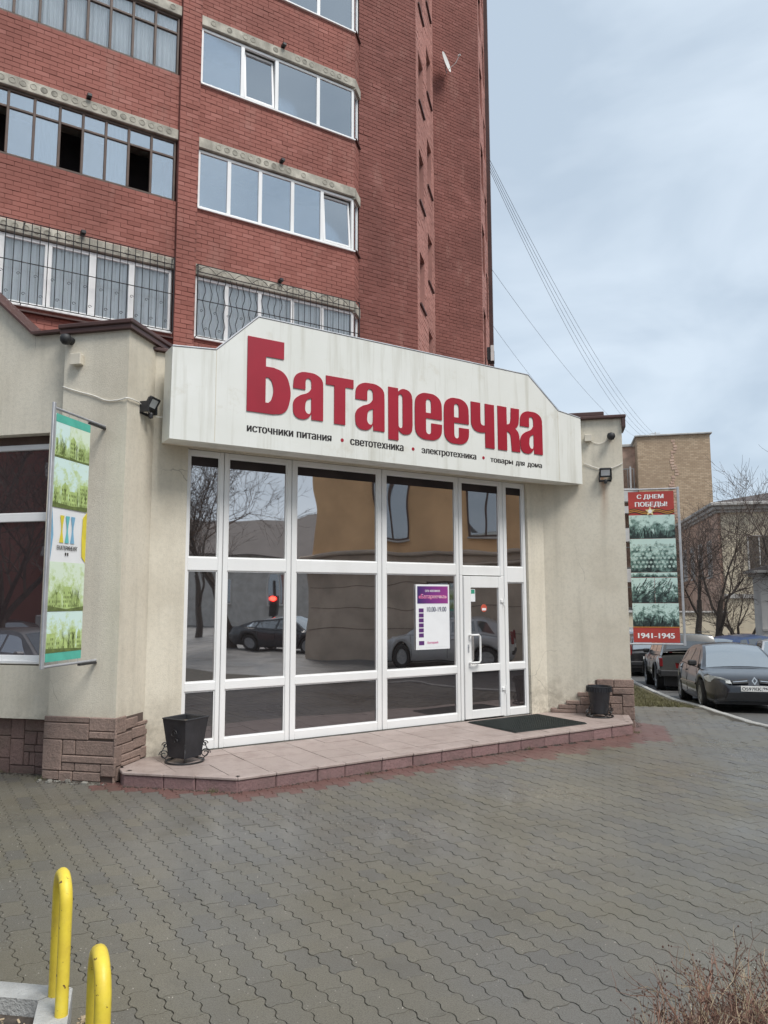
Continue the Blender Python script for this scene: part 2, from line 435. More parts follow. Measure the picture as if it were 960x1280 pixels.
class MB:
    def __init__(self, M=None):
        self.v, self.f, self.M = [], [], M or I4
    def add(self, verts, faces, M=None):
        o = len(self.v)
        T = self.M @ M if M is not None else self.M
        self.v += [tuple(T @ Vector(p)) for p in verts]
        self.f += [tuple(o + i for i in f) for f in faces]
        return self
    def box(self, x0, x1, y0, y1, z0, z1, M=None):
        v = [(x, y, z) for z in (z0, z1) for y in (y0, y1) for x in (x0, x1)]
        return self.add(v, [(0, 2, 3, 1), (4, 5, 7, 6), (0, 1, 5, 4), (2, 6, 7, 3), (0, 4, 6, 2), (1, 3, 7, 5)], M)
    def cbox(self, x0, x1, y0, y1, z0, z1, c=0.01, M=None):
        """box with chamfered edges"""
        X, Y, Z = (x0, x1), (y0, y1), (z0, z1)
        sg = (1, -1)
        v, idx = [], {}
        for i in (0, 1):
            for j in (0, 1):
                for k in (0, 1):
                    cx, cy, cz = X[i], Y[j], Z[k]
                    dx, dy, dz = c * sg[i], c * sg[j], c * sg[k]
                    idx[i, j, k, 'x'] = len(v); v.append((cx, cy + dy, cz + dz))
                    idx[i, j, k, 'y'] = len(v); v.append((cx + dx, cy, cz + dz))
                    idx[i, j, k, 'z'] = len(v); v.append((cx + dx, cy + dy, cz))
        f = []
        for i in (0, 1):
            q = [idx[i, 0, 0, 'x'], idx[i, 1, 0, 'x'], idx[i, 1, 1, 'x'], idx[i, 0, 1, 'x']]; f.append(q if i else q[::-1])
            q = [idx[0, i, 0, 'y'], idx[1, i, 0, 'y'], idx[1, i, 1, 'y'], idx[0, i, 1, 'y']]; f.append(q[::-1] if i else q)
            q = [idx[0, 0, i, 'z'], idx[1, 0, i, 'z'], idx[1, 1, i, 'z'], idx[0, 1, i, 'z']]; f.append(q if i else q[::-1])
        for a in (0, 1):
            for b in (0, 1):
                f.append([idx[a, b, 0, 'x'], idx[a, b, 0, 'y'], idx[a, b, 1, 'y'], idx[a, b, 1, 'x']])
                f.append([idx[a, 0, b, 'x'], idx[a, 0, b, 'z'], idx[a, 1, b, 'z'], idx[a, 1, b, 'x']])
                f.append([idx[0, a, b, 'y'], idx[0, a, b, 'z'], idx[1, a, b, 'z'], idx[1, a, b, 'y']])
        for i in (0, 1):
            for j in (0, 1):
                for k in (0, 1):
                    f.append([idx[i, j, k, 'x'], idx[i, j, k, 'y'], idx[i, j, k, 'z']])
        return self.add(v, f, M)
    def prism(self, poly, y0, y1, M=None):
        """polygon in x/z, extruded along y"""
        n = len(poly)
        v = [(x, y0, z) for x, z in poly] + [(x, y1, z) for x, z in poly]
        f = [tuple(range(n)), tuple(range(2 * n - 1, n - 1, -1))]
        f += [(i, i + n, (i + 1) % n + n, (i + 1) % n) for i in range(n)]
        return self.add(v, f, M)
    def slab(self, poly, z0, z1, M=None):
        """polygon in x/y, extruded along z"""
        n = len(poly)
        v = [(x, y, z0) for x, y in poly] + [(x, y, z1) for x, y in poly]
        f = [tuple(range(n - 1, -1, -1)), tuple(range(n, 2 * n))]
        f += [(i, (i + 1) % n, (i + 1) % n + n, i + n) for i in range(n)]
        return self.add(v, f, M)
    def tube(self, pts, r, n=8, M=None, cap=True, closed=False):
        pts = [Vector(p) for p in pts]
        rs = r if isinstance(r, (list, tuple)) else [r] * len(pts)
        v, f = [], []
        m = len(pts)
        prev = None
        for i, p in enumerate(pts):
            if closed: d = pts[(i + 1) % m] - pts[i - 1]
            else: d = pts[min(i + 1, m - 1)] - pts[max(i - 1, 0)]
            d = d.normalized() if d.length > 1e-9 else Vector((0, 0, 1))
            if prev is None:
                a = Vector((0, 0, 1)) if abs(d.z) < 0.9 else Vector((1, 0, 0))
                u = d.cross(a).normalized()
            else:
                u = (prev - d * prev.dot(d))
                u = u.normalized() if u.length > 1e-6 else d.orthogonal().normalized()
            prev = u
            w = d.cross(u)
            for k in range(n):
                t = 2 * math.pi * k / n
                v.append(p + (u * math.cos(t) + w * math.sin(t)) * rs[i])
        last = m if closed else m - 1
        for i in range(last):
            j = (i + 1) % m
            for k in range(n):
                f.append((i * n + k, i * n + (k + 1) % n, j * n + (k + 1) % n, j * n + k))
        if cap and not closed:
            f.append(tuple(range(n - 1, -1, -1)))
            f.append(tuple((m - 1) * n + k for k in range(n)))
        return self.add(v, f, M)
    def lathe(self, prof, n=16, M=None, cap=True):
        v, f = [], []
        for r, z in prof:
            for k in range(n):
                t = 2 * math.pi * k / n
                v.append((r * math.cos(t), r * math.sin(t), z))
        for i in range(len(prof) - 1):
            for k in range(n):
                f.append((i * n + k, i * n + (k + 1) % n, (i + 1) * n + (k + 1) % n, (i + 1) * n + k))
        if cap:
            f.append(tuple(range(n - 1, -1, -1)))
            f.append(tuple((len(prof) - 1) * n + k for k in range(n)))
        return self.add(v, f, M)
    def quad(self, a, b, c, d, M=None):
        return self.add([a, b, c, d], [(0, 1, 2, 3)], M)
    def build(self, name, mat, parent=None, smooth=None):
        me = bpy.data.meshes.new(name)
        a = np.array(self.v, dtype=float).reshape(-1, 3)
        c = (a.min(0) + a.max(0)) / 2
        me.from_pydata([tuple(p) for p in (a - c)], [], self.f)
        me.materials.append(MATS[mat])
        if smooth is not None:
            me.shade_smooth()
            me.set_sharp_from_angle(angle=R(smooth))
        me.update()
        return place(name, me, Vector(c), parent)

def place(name, me, c, parent=None):
    o = bpy.data.objects.new(name, me)
    COL.objects.link(o)
    c = Vector(c)
    o.location = c - (ORG[parent.name] if parent else Vector((0, 0, 0)))
    o.parent = parent
    ORG[o.name] = c.copy()
    return o

def tag(o, label, cat, group=None, kind=None):
    o['label'] = label; o['category'] = cat
    if group: o['group'] = group
    if kind: o['kind'] = kind
    return o
def thing(name, label, cat, loc, group=None, rot=None):
    """an Empty at the thing's base; without rot its parts are built in place, with rot in its own axes"""
    o = bpy.data.objects.new(name, None)
    COL.objects.link(o)
    o.empty_display_size = 0.2
    o.location = loc
    ORG[o.name] = Vector(loc) if rot is None else Vector((0, 0, 0))
    if rot is not None: o.rotation_euler = rot
    return tag(o, label, cat, group)
def struct(o):
    o['kind'] = 'structure'; return o
def stuff(o):
    o['kind'] = 'stuff'; return o
def copy_tree(o, parent=None, mats=None):
    c = o.copy(); COL.objects.link(c); c.parent = parent
    for ch in list(o.children): copy_tree(ch, c)
    return c

_txt = {}
def text_verts(s):
    """filled outlines of a line of text; strokes that cross are filled one by one, a hair apart"""
    if s in _txt: return _txt[s]
    from mathutils.geometry import interpolate_bezier, tessellate_polygon
    cu = bpy.data.curves.new('t', 'FONT')
    cu.body = s; cu.size = 1.0
    ob = bpy.data.objects.new('t', cu); COL.objects.link(ob)
    dg = bpy.context.evaluated_depsgraph_get()
    oc = ob.evaluated_get(dg).to_curve(dg)
    loops = []
    for sp in oc.splines:
        pts = []
        if sp.type == 'BEZIER':
            bp = sp.bezier_points
            for i in range(len(bp)):
                p, q = bp[i], bp[(i + 1) % len(bp)]
                straight = p.handle_right_type == 'VECTOR' and q.handle_left_type == 'VECTOR'
                c = [p.co, q.co] if straight else interpolate_bezier(p.co, p.handle_right, q.handle_left, q.co, 5)
                pts += [tuple(v[:2]) for v in c[:-1]]
        else: pts = [tuple(p.co[:2]) for p in sp.points]
        clean = [p for i, p in enumerate(pts) if math.dist(p, pts[i - 1]) > 1e-5]
        if len(clean) > 2: loops.append(clean)
    bpy.data.objects.remove(ob)
    is_hole = lambda l: any(m_ is not l and area(m_) * area(l) < 0 and abs(area(m_)) > abs(area(l)) and all(inside(p, m_) for p in l[::4]) for m_ in loops)
    holes = [l for l in loops if is_hole(l)]; outer = [l for l in loops if not any(l is h for h in holes)]
    v, f = [], []
    for n, l in enumerate(outer):
        hs = [h for h in holes if inside(h[0], l)]
        base = len(v); flat = [p for q in [l] + hs for p in q]
        v += [(p[0], p[1], 0.00012 * (n % 3)) for p in flat]
        f += [tuple(base + i for i in t) for t in tessellate_polygon([[Vector((p[0], p[1], 0)) for p in q] for q in [l] + hs])]
    _txt[s] = (np.array(v), f)
    return _txt[s]
def text(name, s, M, w, h, mat, parent, bold=0.0):
    """flat lettering fitted into a w x h box, lower left corner at M's origin, x right, z up"""
    v, f = text_verts(s)
    lo, hi = v.min(0), v.max(0)
    sx, sz = w / (hi[0] - lo[0]), h / (hi[1] - lo[1])
    mb = MB(M)
    for k in range(3 if bold else 1):                   # heavier face: overlaid with a small shift
        dx = (k - 1) * bold * sx if bold else 0
        mb.add([((p[0] - lo[0]) * sx + dx, -0.0004 * k - p[2], (p[1] - lo[1]) * sz) for p in v], f)
    return mb.build(name, mat, parent)

def contour_mesh(contours, W, H, depth, res=7):
    """closed outlines (x, y, smooth) -> filled letter with thickness"""
    cu = bpy.data.curves.new('c', 'CURVE')
    cu.dimensions = '2D'; cu.fill_mode = 'BOTH'; cu.extrude = depth / 2; cu.resolution_u = res
    for c in contours:
        sp = cu.splines.new('BEZIER'); sp.bezier_points.add(len(c) - 1); sp.use_cyclic_u = True
        for bp, (x, y, k) in zip(sp.bezier_points, c):
            bp.co = (x * W, y * H, 0)
            bp.handle_left_type = bp.handle_right_type = 'AUTO' if k else 'VECTOR'
    ob = bpy.data.objects.new('c', cu); COL.objects.link(ob)
    dg = bpy.context.evaluated_depsgraph_get()
    me = bpy.data.meshes.new_from_object(ob.evaluated_get(dg))
    v = [p.co[:] for p in me.vertices]; f = [tuple(p.vertices) for p in me.polygons]
    bpy.data.objects.remove(ob); bpy.data.meshes.remove(me)
    return v, f

def clip_poly(poly, clipper):
    """Sutherland-Hodgman; clipper convex and counter-clockwise"""
    out = list(poly)
    for i in range(len(clipper)):
        a, b = clipper[i], clipper[(i + 1) % len(clipper)]
        side = lambda p: (b[0] - a[0]) * (p[1] - a[1]) - (b[1] - a[1]) * (p[0] - a[0])
        src, out = out, []
        for j in range(len(src)):
            p, q = src[j - 1], src[j]
            sp, sq = side(p), side(q)
            if (sp >= 0) != (sq >= 0):
                t = sp / (sp - sq)
                out.append((p[0] + t * (q[0] - p[0]), p[1] + t * (q[1] - p[1])))
            if sq >= 0: out.append(q)
        if not out: return []
    return out
def area(poly):
    return 0.5 * sum(poly[i - 1][0] * poly[i][1] - poly[i][0] * poly[i - 1][1] for i in range(len(poly)))
def inside(p, poly):
    c = False
    for i in range(len(poly)):
        a, b = poly[i - 1], poly[i]
        if (a[1] > p[1]) != (b[1] > p[1]) and p[0] < (b[0] - a[0]) * (p[1] - a[1]) / (b[1] - a[1]) + a[0]:
            c = not c
    return c
def seg_dist(p, a, b):
    ax, ay = b[0] - a[0], b[1] - a[1]
    t = max(0, min(1, ((p[0] - a[0]) * ax + (p[1] - a[1]) * ay) / (ax * ax + ay * ay)))
    return math.hypot(p[0] - a[0] - t * ax, p[1] - a[1] - t * ay)

# ------------------------------------------------------------------ the ground
def gz(y):
    """height of the plaza: level at the entrance, falling away up the side street"""
    if y < 9.5: return 0.0
    if y < 15: return -0.055 * (y - 9.5) ** 2 / 11
    if y < 26: return -0.15125 - 0.055 * (y - 15)
    if y < 28: return -0.75625 - 0.055 * (y - 26) + 0.055 * (y - 26) ** 2 / 4
    return -0.81125
YS = sorted(set([-400, -60, -20, -8, 0, 4, 8] + [9 + 0.5 * i for i in range(40)] + [30, 40, 60, 120, 600]))
def sheet(name, left, right, ys, dz, mat, parent=None):
    mb = MB()
    v, f = [], []
    for y in ys:
        v += [(left(y), y, gz(y) + dz), (right(y), y, gz(y) + dz)]
    for i in range(len(ys) - 1):
        f.append((2 * i, 2 * i + 1, 2 * i + 3, 2 * i + 2))
    mb.add(v, f)
    return mb.build(name, mat, parent)
KERB = [(9.5, -3.0), (7.2, 2.0), (5.4, 7.0), (4.2, 10.0), (3.2, 13.1), (3.0, 13.8), (2.86, 15.2), (2.78, 16.6), (2.52, 18.5), (2.42, 21.0), (2.36, 25.0), (2.36, 32.0)]
def kerb_x(y):
    for (x0, y0), (x1, y1) in zip(KERB, KERB[1:]):
        if y0 <= y <= y1: return x0 + (x1 - x0) * (y - y0) / (y1 - y0)
    return KERB[0][0] if y < KERB[0][1] else KERB[-1][0]
GRASS_Y = 16.35
struct(sheet('road', lambda y: -600, lambda y: 600, YS, -0.085, 'asphalt'))
pv_ys = [-3.0] + [-2 + 0.6 * i for i in range(31)] + [GRASS_Y]
pavement = struct(sheet('pavement', lambda y: -16, lambda y: kerb_x(y) - 0.0, pv_ys, -0.0075, 'joint_sand'))
kerb = struct(bpy.data.objects.new('kerb', None)); COL.objects.link(kerb); ORG['kerb'] = Vector((0, 0, 0))
for a, b in zip(KERB[2:], KERB[3:]):
    L = math.hypot(b[0] - a[0], b[1] - a[1]); n = max(1, round(L))
    for i in range(n):
        x0, y0 = a[0] + (b[0] - a[0]) * i / n, a[1] + (b[1] - a[1]) * i / n
        x1, y1 = a[0] + (b[0] - a[0]) * (i + 1) / n, a[1] + (b[1] - a[1]) * (i + 1) / n
        P0, P1 = Vector((x0, y0, gz(y0))), Vector((x1, y1, gz(y1)))
        X = (P1 - P0); l = X.length; X.normalize()
        Yv = Vector((-X.y, X.x, 0)).normalized(); Z = X.cross(Yv)
        M = Matrix((X, Yv, Z)).transposed().to_4x4(); M.translation = P0
        MB(M).cbox(0.006, l - 0.006, -0.13, 0.0, -0.14, 0.018 + random.uniform(-.006, .006), 0.012).build('kerb_stone', 'kerb_concrete', kerb)

PLAT = [(-4.49, 7.40), (-3.20, 7.40), (1.05, 11.83), (1.05, 12.595), (-0.165, 12.595), (-4.67, 8.09)]   # entrance platform, ccw
PLAT_Z = 0.14
SHOP = [(-16, 7.66), (-5.5, 7.66), (-5.5, 7.5), (-4.66, 7.5), (-4.66, 8.09), (-0.165, 12.6), (1.15, 12.6), (1.15, 20), (-16, 20)]
def plat_dist(x, y):
    return min(seg_dist((x, y), PLAT[i], PLAT[i + 1]) for i in (0, 1, 2))

# wave-edged paving stones, rows across the shop front
PL, PW = 0.2455, 0.1390
def paver_outline(gap=0.0026, end=0.0012):
    pts = []
    L, W = PL - 2 * end, PW - 2 * gap
    A, Bm = 0.0110, 0.010
    wv = lambda q: math.tanh(1.7 * math.sin(q)) / .94
    nl, ns = 16, 5
    for i in range(nl): x = -L / 2 + L * i / nl; pts.append((x, -W / 2 + A * wv(4 * math.pi * x / L)))
    for i in range(ns): y = -W / 2 + W * i / ns; pts.append((L / 2 + Bm * math.sin(2 * math.pi * y / W), y))
    for i in range(nl): x = L / 2 - L * i / nl; pts.append((x, W / 2 + A * wv(4 * math.pi * x / L)))
    for i in range(ns): y = W / 2 - W * i / ns; pts.append((-L / 2 + Bm * math.sin(2 * math.pi * y / W), y))
    return pts
def paver_mesh():
    o = paver_outline(); i_ = paver_outline(0.0032, 0.0017)
    n = len(o)
    v = [(x, y, -0.03) for x, y in o] + [(x, y, -0.0030) for x, y in o] + [(x, y, 0) for x, y in i_]
    f = []
    for k in range(n):
        j = (k + 1) % n
        f.append((k, j, n + j, n + k)); f.append((n + k, n + j, 2 * n + j, 2 * n + k))
    f.append(tuple(range(2 * n, 3 * n)))
    return np.array(v), f
PVV, PVF = paver_mesh()
spots = []
ex, ey = Vector((S2, -S2)), Vector((S2, S2))
for j in range(-80, 140):
    for i in range(-60, 60):
        q = ex * ((i + 0.5 * (j % 2)) * PL) + ey * (j * PW)
        x, y = q.x, q.y
        if not (1.6 < y < GRASS_Y - 0.05) or x < -9 or x > kerb_x(y) - 0.16: continue
        if inside((x, y), PLAT) or inside((x, y), SHOP): continue
        px, py, d = pixel((x, y, 0))
        if d < 0.2 or not (-420 < px < 1380) or py > 1750: continue
        if inside((x, y), [(-3.4, 1.0), (-1.55, 1.0), (-1.9, 2.9), (-2.22, 3.38), (-3.4, 3.40)]): continue
        spots.append((x, y, d, px, py))
vis = sorted([k for k, s in enumerate(spots) if 0 < s[3] < 960 and 0 < s[4] < 1280], key=lambda k: spots[k][2])
single = set(vis[:300])
pm = bpy.data.meshes.new('paver'); pm.from_pydata([tuple(p) for p in PVV], [], PVF); pm.materials.append(MATS['paver']); pm.update()
heaps = {'paver': ([], []), 'paver_red': ([], [])}
for k, (x, y, d, px, py) in enumerate(spots):
    red = plat_dist(x, y) < 0.20 + 0.45 * max(0, min(1, (x + 3.4) / 4.4)) + 0.08 * math.sin(x * 7) * math.sin(y * 5) and y > 6.4 and x < 1.6
    tilt = (random.gauss(0, 0.004), random.gauss(0, 0.004)); dz = random.gauss(0, 0.0009)
    rz = -math.pi / 4 + random.gauss(0, 0.0025)
    z = gz(y) + dz
    if k in single:
        o = place('paver', pm, (x, y, z), pavement)
        o.rotation_euler = (tilt[0], tilt[1], rz)
    else:
        Mx = np.array((Matrix.Rotation(rz, 3, 'Z') @ Matrix.Rotation(tilt[0], 3, 'X') @ Matrix.Rotation(tilt[1], 3, 'Y')))
        V, Fc = heaps['paver_red' if red else 'paver']
        base = sum(len(a) for a in V)
        V.append(PVV @ Mx.T + np.array([x, y, z]))
        Fc += [tuple(base + i for i in f) for f in PVF]
for nm, (V, Fc) in heaps.items():
    mb = MB(); mb.v = [tuple(p) for p in np.vstack(V)]; mb.f = Fc
    o = stuff(mb.build('paver_field' if nm == 'paver' else 'red_paver_field', nm, pavement))

# loose grit and a few dead leaves caught on the paving
mb = MB()
for _ in range(5200):
    y = 2.2 + 9 * random.random() ** 1.6; x = random.uniform(-6, 3.5)
    if inside((x, y), PLAT) or y - x > 12.4 or x > kerb_x(y) - .2: continue
    r = random.uniform(0.0014, 0.0050)
    M = Matrix.Translation((x, y, gz(y) + r * .3)) @ Matrix.Rotation(random.random() * 6, 4, 'Z')
    mb.add([(r, 0, 0), (-r * .6, r * .8, 0), (-r * .7, -r * .7, 0), (0, 0, r)], [(0, 1, 3), (1, 2, 3), (2, 0, 3)], M)
stuff(tag(mb.build('grit', 'grit'), 'pale grit scattered over the paving joints', 'grit'))

# grass strip beside the side wall, behind the paving
grass_ys = [GRASS_Y + 0.5 * i for i in range(32)]
struct(sheet('grass_strip', lambda y: 1.0, lambda y: kerb_x(y) - 0.004, grass_ys, -0.012, 'grass_ground'))
mb = MB()
for _ in range(9000):
    y = GRASS_Y + 0.02 + 9 * random.random() ** 1.4
    x = random.uniform(1.15, kerb_x(y) - 0.14)
    h = random.uniform(0.02, 0.07); a = random.random() * 6.28; w = 0.006
    lx, ly = random.gauss(0, 0.03), random.gauss(0, 0.03)
    z = gz(y) - 0.012
    mb.add([(x - w * math.cos(a), y - w * math.sin(a), z), (x + w * math.cos(a), y + w * math.sin(a), z), (x + lx, y + ly, z + h)], [(0, 1, 2)])
stuff(tag(mb.build('grass', 'grass'), 'short yellowed winter grass on the strip beside the kerb', 'grass'))
# ------------------------------------------------------------------ the shop building
shop = thing('shop_building', 'single-storey beige rendered shop built against the foot of the red brick tower', 'building', (-2, 12, 0))
def wall(name, mat, *boxes, M=None):
    mb = MB(M)
    for b in boxes: mb.box(*b)
    return mb.build(name, mat, shop)
WX0, WX1, WZ0, WZ1 = -9.2, -5.74, 1.20, 3.90             # display window in the left wall
lw = MB()
lw.prism([(-14, 0.61), (WX0, 0.61), (WX0, 5.9), (-14, 5.9)], 7.62, 7.95)
lw.prism([(WX0, 0.61), (WX1, 0.61), (WX1, WZ0), (WX0, WZ0)], 7.62, 7.95)
lw.prism([(WX0, WZ1), (WX1, WZ1), (WX1, 5.09), (-6.0, 5.09), (-7.6, 6.51), (WX0, 6.51)], 7.62, 7.95)
lw.prism([(WX1, 0.61), (-5.49, 0.61), (-5.49, 5.09), (WX1, 5.09)], 7.62, 7.95)
lw.build('left_wall', 'stucco', shop)
wall('plinth_backing', 'plinth_joint', (-14, -5.5, 7.72, 7.94, -0.2, 0.606))
wall('pilaster', 'stucco', (-5.50, -4.67, 7.50, 8.60, 0.02, 5.075))
wall('front_wall', 'stucco', (-0.431, -0.001, -0.05, 0.30, 0.0, 4.95), (5.60, 5.948, -0.05, 0.30, 0.0, 4.95), (-0.001, 5.60, -0.05, 0.30, 3.805, 4.95), M=DIAG)
wall('lower_wall', 'concrete_dark', (-0.001, 5.60, 0.0, 0.30, -0.2, 0.135), M=DIAG)
wall('right_wall', 'stucco_rust', (-0.165, 1.13, 12.60, 12.95, -0.1, 4.86))
wall('side_wall', 'stucco', (0.83, 1.13, 12.951, 20.0, -0.6, 4.86))
wall('rear_wall', 'stucco', (-13.9, 0.829, 19.7, 20.0, -0.6, 4.6))
# dark interior behind the glass
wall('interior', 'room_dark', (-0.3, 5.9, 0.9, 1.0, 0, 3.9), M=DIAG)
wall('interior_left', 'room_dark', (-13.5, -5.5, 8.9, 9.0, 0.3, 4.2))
rf = MB()
rf.slab([(-13.9, 7.96), (-5.0, 7.96), (-4.95, 8.5), (-0.5, 12.97), (0.82, 12.97), (0.82, 19.69), (-13.9, 19.69)], 4.50, 4.60)
rf.build('roof', 'roof_red', shop)
# metal flashings on the parapets
fl = MB()
def strip(pts, y0, y1, th=0.032, drop=0.06):
    """cap following a roof edge in x/z"""
    top = [(x, z + th) for x, z in pts]
    fl.prism(top + pts[::-1], y0, y1)
strip([(-14, 6.512), (-7.6, 6.512), (-6.0, 5.092), (-5.56, 5.092)], 7.54, 7.98)
fl.build('gable_flashing', 'flashing', shop)
fl = MB(); fl.cbox(-5.565, -4.60, 7.43, 8.66, 5.077, 5.135, 0.012); fl.cbox(-5.545, -4.62, 7.45, 8.62, 5.02, 5.0768, 0.004)
fl.build('pilaster_flashing', 'flashing', shop)
fl = MB(); fl.cbox(-0.2, 1.20, 12.53, 13.02, 4.862, 4.915, 0.012); fl.cbox(-0.16, 0.86, 12.56, 13.02, 4.916, 4.985, 0.01); fl.cbox(1.131, 1.19, 12.54, 13.02, 4.70, 4.861, 0.006)
fl.build('right_flashing', 'flashing', shop)
fl = MB(DIAG); fl.cbox(-0.5, 6.0, -0.10, 0.34, 4.952, 5.0, 0.01)
fl.build('front_flashing', 'flashing', shop)

# plinth stones: rough blocks of many sizes, proud of a dark joint
plinth = MB(); plinth.box(-5.49, -4.66, 7.492, 7.499, -0.02, 0.66); plinth.box(-4.669, -4.662, 7.5, 8.05, -0.02, 0.66)
plinth_r = MB(); plinth_r.box(-0.10, 1.136, 12.590, 12.599, -0.08, 0.2); plinth_r.box(0.58, 1.136, 12.590, 12.599, 0.2, 0.66)
plinth = plinth.build('plinth', 'plinth_joint', shop); plinth_r = plinth_r.build('plinth', 'plinth_joint', shop)
rs = random.Random(3)
def stone(face, a0, a1, z0, z1, mat='plinth', proud=0.035):
    """one block on a wall face: 'f' = pilaster front, 's' = pilaster side, 'r' = right wall, 'l' = left wall"""
    g = 0.0032; p = proud * .8 + rs.uniform(-0.007, 0.007)
    mb = MB()
    if face == 'f': mb.cbox(a0 + g, a1 - g, 7.495 - p, 7.495, z0 + g, z1 - g, 0.009)
    if face == 's': mb.cbox(-4.665, -4.665 + p, a0 + g, a1 - g, z0 + g, z1 - g, 0.009)
    if face == 'r': mb.cbox(a0 + g, a1 - g, 12.594 - p, 12.594, z0 + g, z1 - g, 0.009)
    if face == 'l': mb.cbox(a0 + g, a1 - g, 7.72 - p * .8, 7.72, z0 + g, z1 - g, 0.008)
    return mb.build('plinth_stone', mat, plinth_r if face == 'r' else plinth)
# pilaster front (x -5.53 .. -4.63)
xa, xb = -5.53, -4.632
for x0, x1, z0, z1 in [(xa, -4.97, .61, .68), (-4.97, xb, .53, .68), (xa, -4.97, .43, .61), (-4.97, xb, .45, .53), (-4.97, xb, .43, .45),
                       (xa, -5.29, .10, .43), (-5.29, -5.13, .27, .43), (-5.13, xb, .27, .43), (-5.29, xb, .19, .27), (-5.29, -5.13, .10, .19),
                       (-5.13, -4.81, .10, .19), (-4.81, xb, .06, .19), (xa, -5.32, .0, .10), (-5.32, -5.15, -.02, .10), (-5.15, -4.81, .0, .10)]:
    if z1 - z0 > 0.03: stone('f', x0, x1, z0, z1)
for y0, y1, z0, z1 in [(7.46, 7.68, .50, .68), (7.68, 7.92, .52, .64), (7.46, 7.80, .38, .50), (7.80, 8.08, .40, .52), (7.92, 8.16, .52, .57), (7.46, 7.60, .16, .38), (7.60, 7.84, .27, .38),
                       (7.84, 8.12, .28, .40), (7.60, 8.0, .19, .27), (8.0, 8.12, .15, .28), (8.08, 8.16, .40, .47), (7.46, 7.52, -.04, .16), (7.60, 7.98, .14, .19), (7.52, 7.60, .0, .16)]:
    stone('s', y0, y1, z0, z1, proud=0.03)
for x0, x1, z0, z1 in [(-0.12, -0.02, .14, .22), (-0.12, .28, .14, .20), (.0, .28, .20, .275), (.12, .34, .275, .34), (.28, .62, .14, .275), (.34, .62, .275, .40),
                       (.30, .46, .40, .47), (.44, .60, .40, .53), (.46, .60, .53, .60), (.60, .86, .55, .68), (.86, 1.165, .55, .68), (.60, .84, .42, .55), (.84, 1.165, .45, .55),
                       (.62, .98, .30, .42), (.98, 1.165, .26, .45), (.62, .80, .14, .30), (.80, .98, .14, .30), (.98, 1.165, .06, .26), (1.05, 1.165, -.10, .06)]:
    stone('r', x0, x1, z0, z1)
# left wall plinth: irregular ashlar pattern
lx = -6.75
for x0, x1, z0, z1 in [(-6.72, -6.45, .30, .56), (-6.45, -6.12, .40, .60), (-6.45, -6.3, .15, .40), (-6.3, -6.12, .15, .40), (-6.12, -5.94, .37, .60), (-5.94, -5.62, .46, .60), (-5.62, -5.51, .46, .60),
                       (-5.94, -5.78, .31, .46), (-5.78, -5.51, .31, .46), (-6.12, -5.94, .08, .37), (-5.94, -5.80, .23, .31), (-5.80, -5.64, .23, .31), (-5.64, -5.51, .23, .31),
                       (-5.94, -5.87, .08, .23), (-5.87, -5.79, .08, .23), (-5.79, -5.62, .07, .23), (-5.62, -5.51, .0, .23), (-6.12, -5.79, -.03, .08), (-5.79, -5.62, -.03, .07), (-6.45, -6.12, -.03, .15), (-6.72, -6.45, -.03, .30)]:
    stone('l', x0, x1, z0, z1, 'plinth_dark')
x = -6.72
while x > -9.5:
    w = rs.uniform(.18, .42); zz = rs.uniform(.22, .42)
    stone('l', x - w, x, -.03, zz, 'plinth_dark'); stone('l', x - w, x, zz, .60, 'plinth_dark'); x -= w
# broken bits under the pilaster plinth
rb = MB()
for _ in range(30):
    x = rs.uniform(-5.5, -4.7); r = rs.choice((.006, .010, .014, .028)) * rs.uniform(.7, 1.2)
    M = Matrix.Translation((x, 7.43 - rs.random() * .10, r * .3)) @ Matrix.Rotation(rs.random() * 6, 4, (rs.random(), rs.random(), 1))
    rb.cbox(-r, r, -r * .7, r * .7, -r * .5, r * .5, r * .2, M)
stuff(tag(rb.build('rubble', 'concrete_dark'), 'crumbled concrete bits at the foot of the brown stone plinth', 'rubble'))

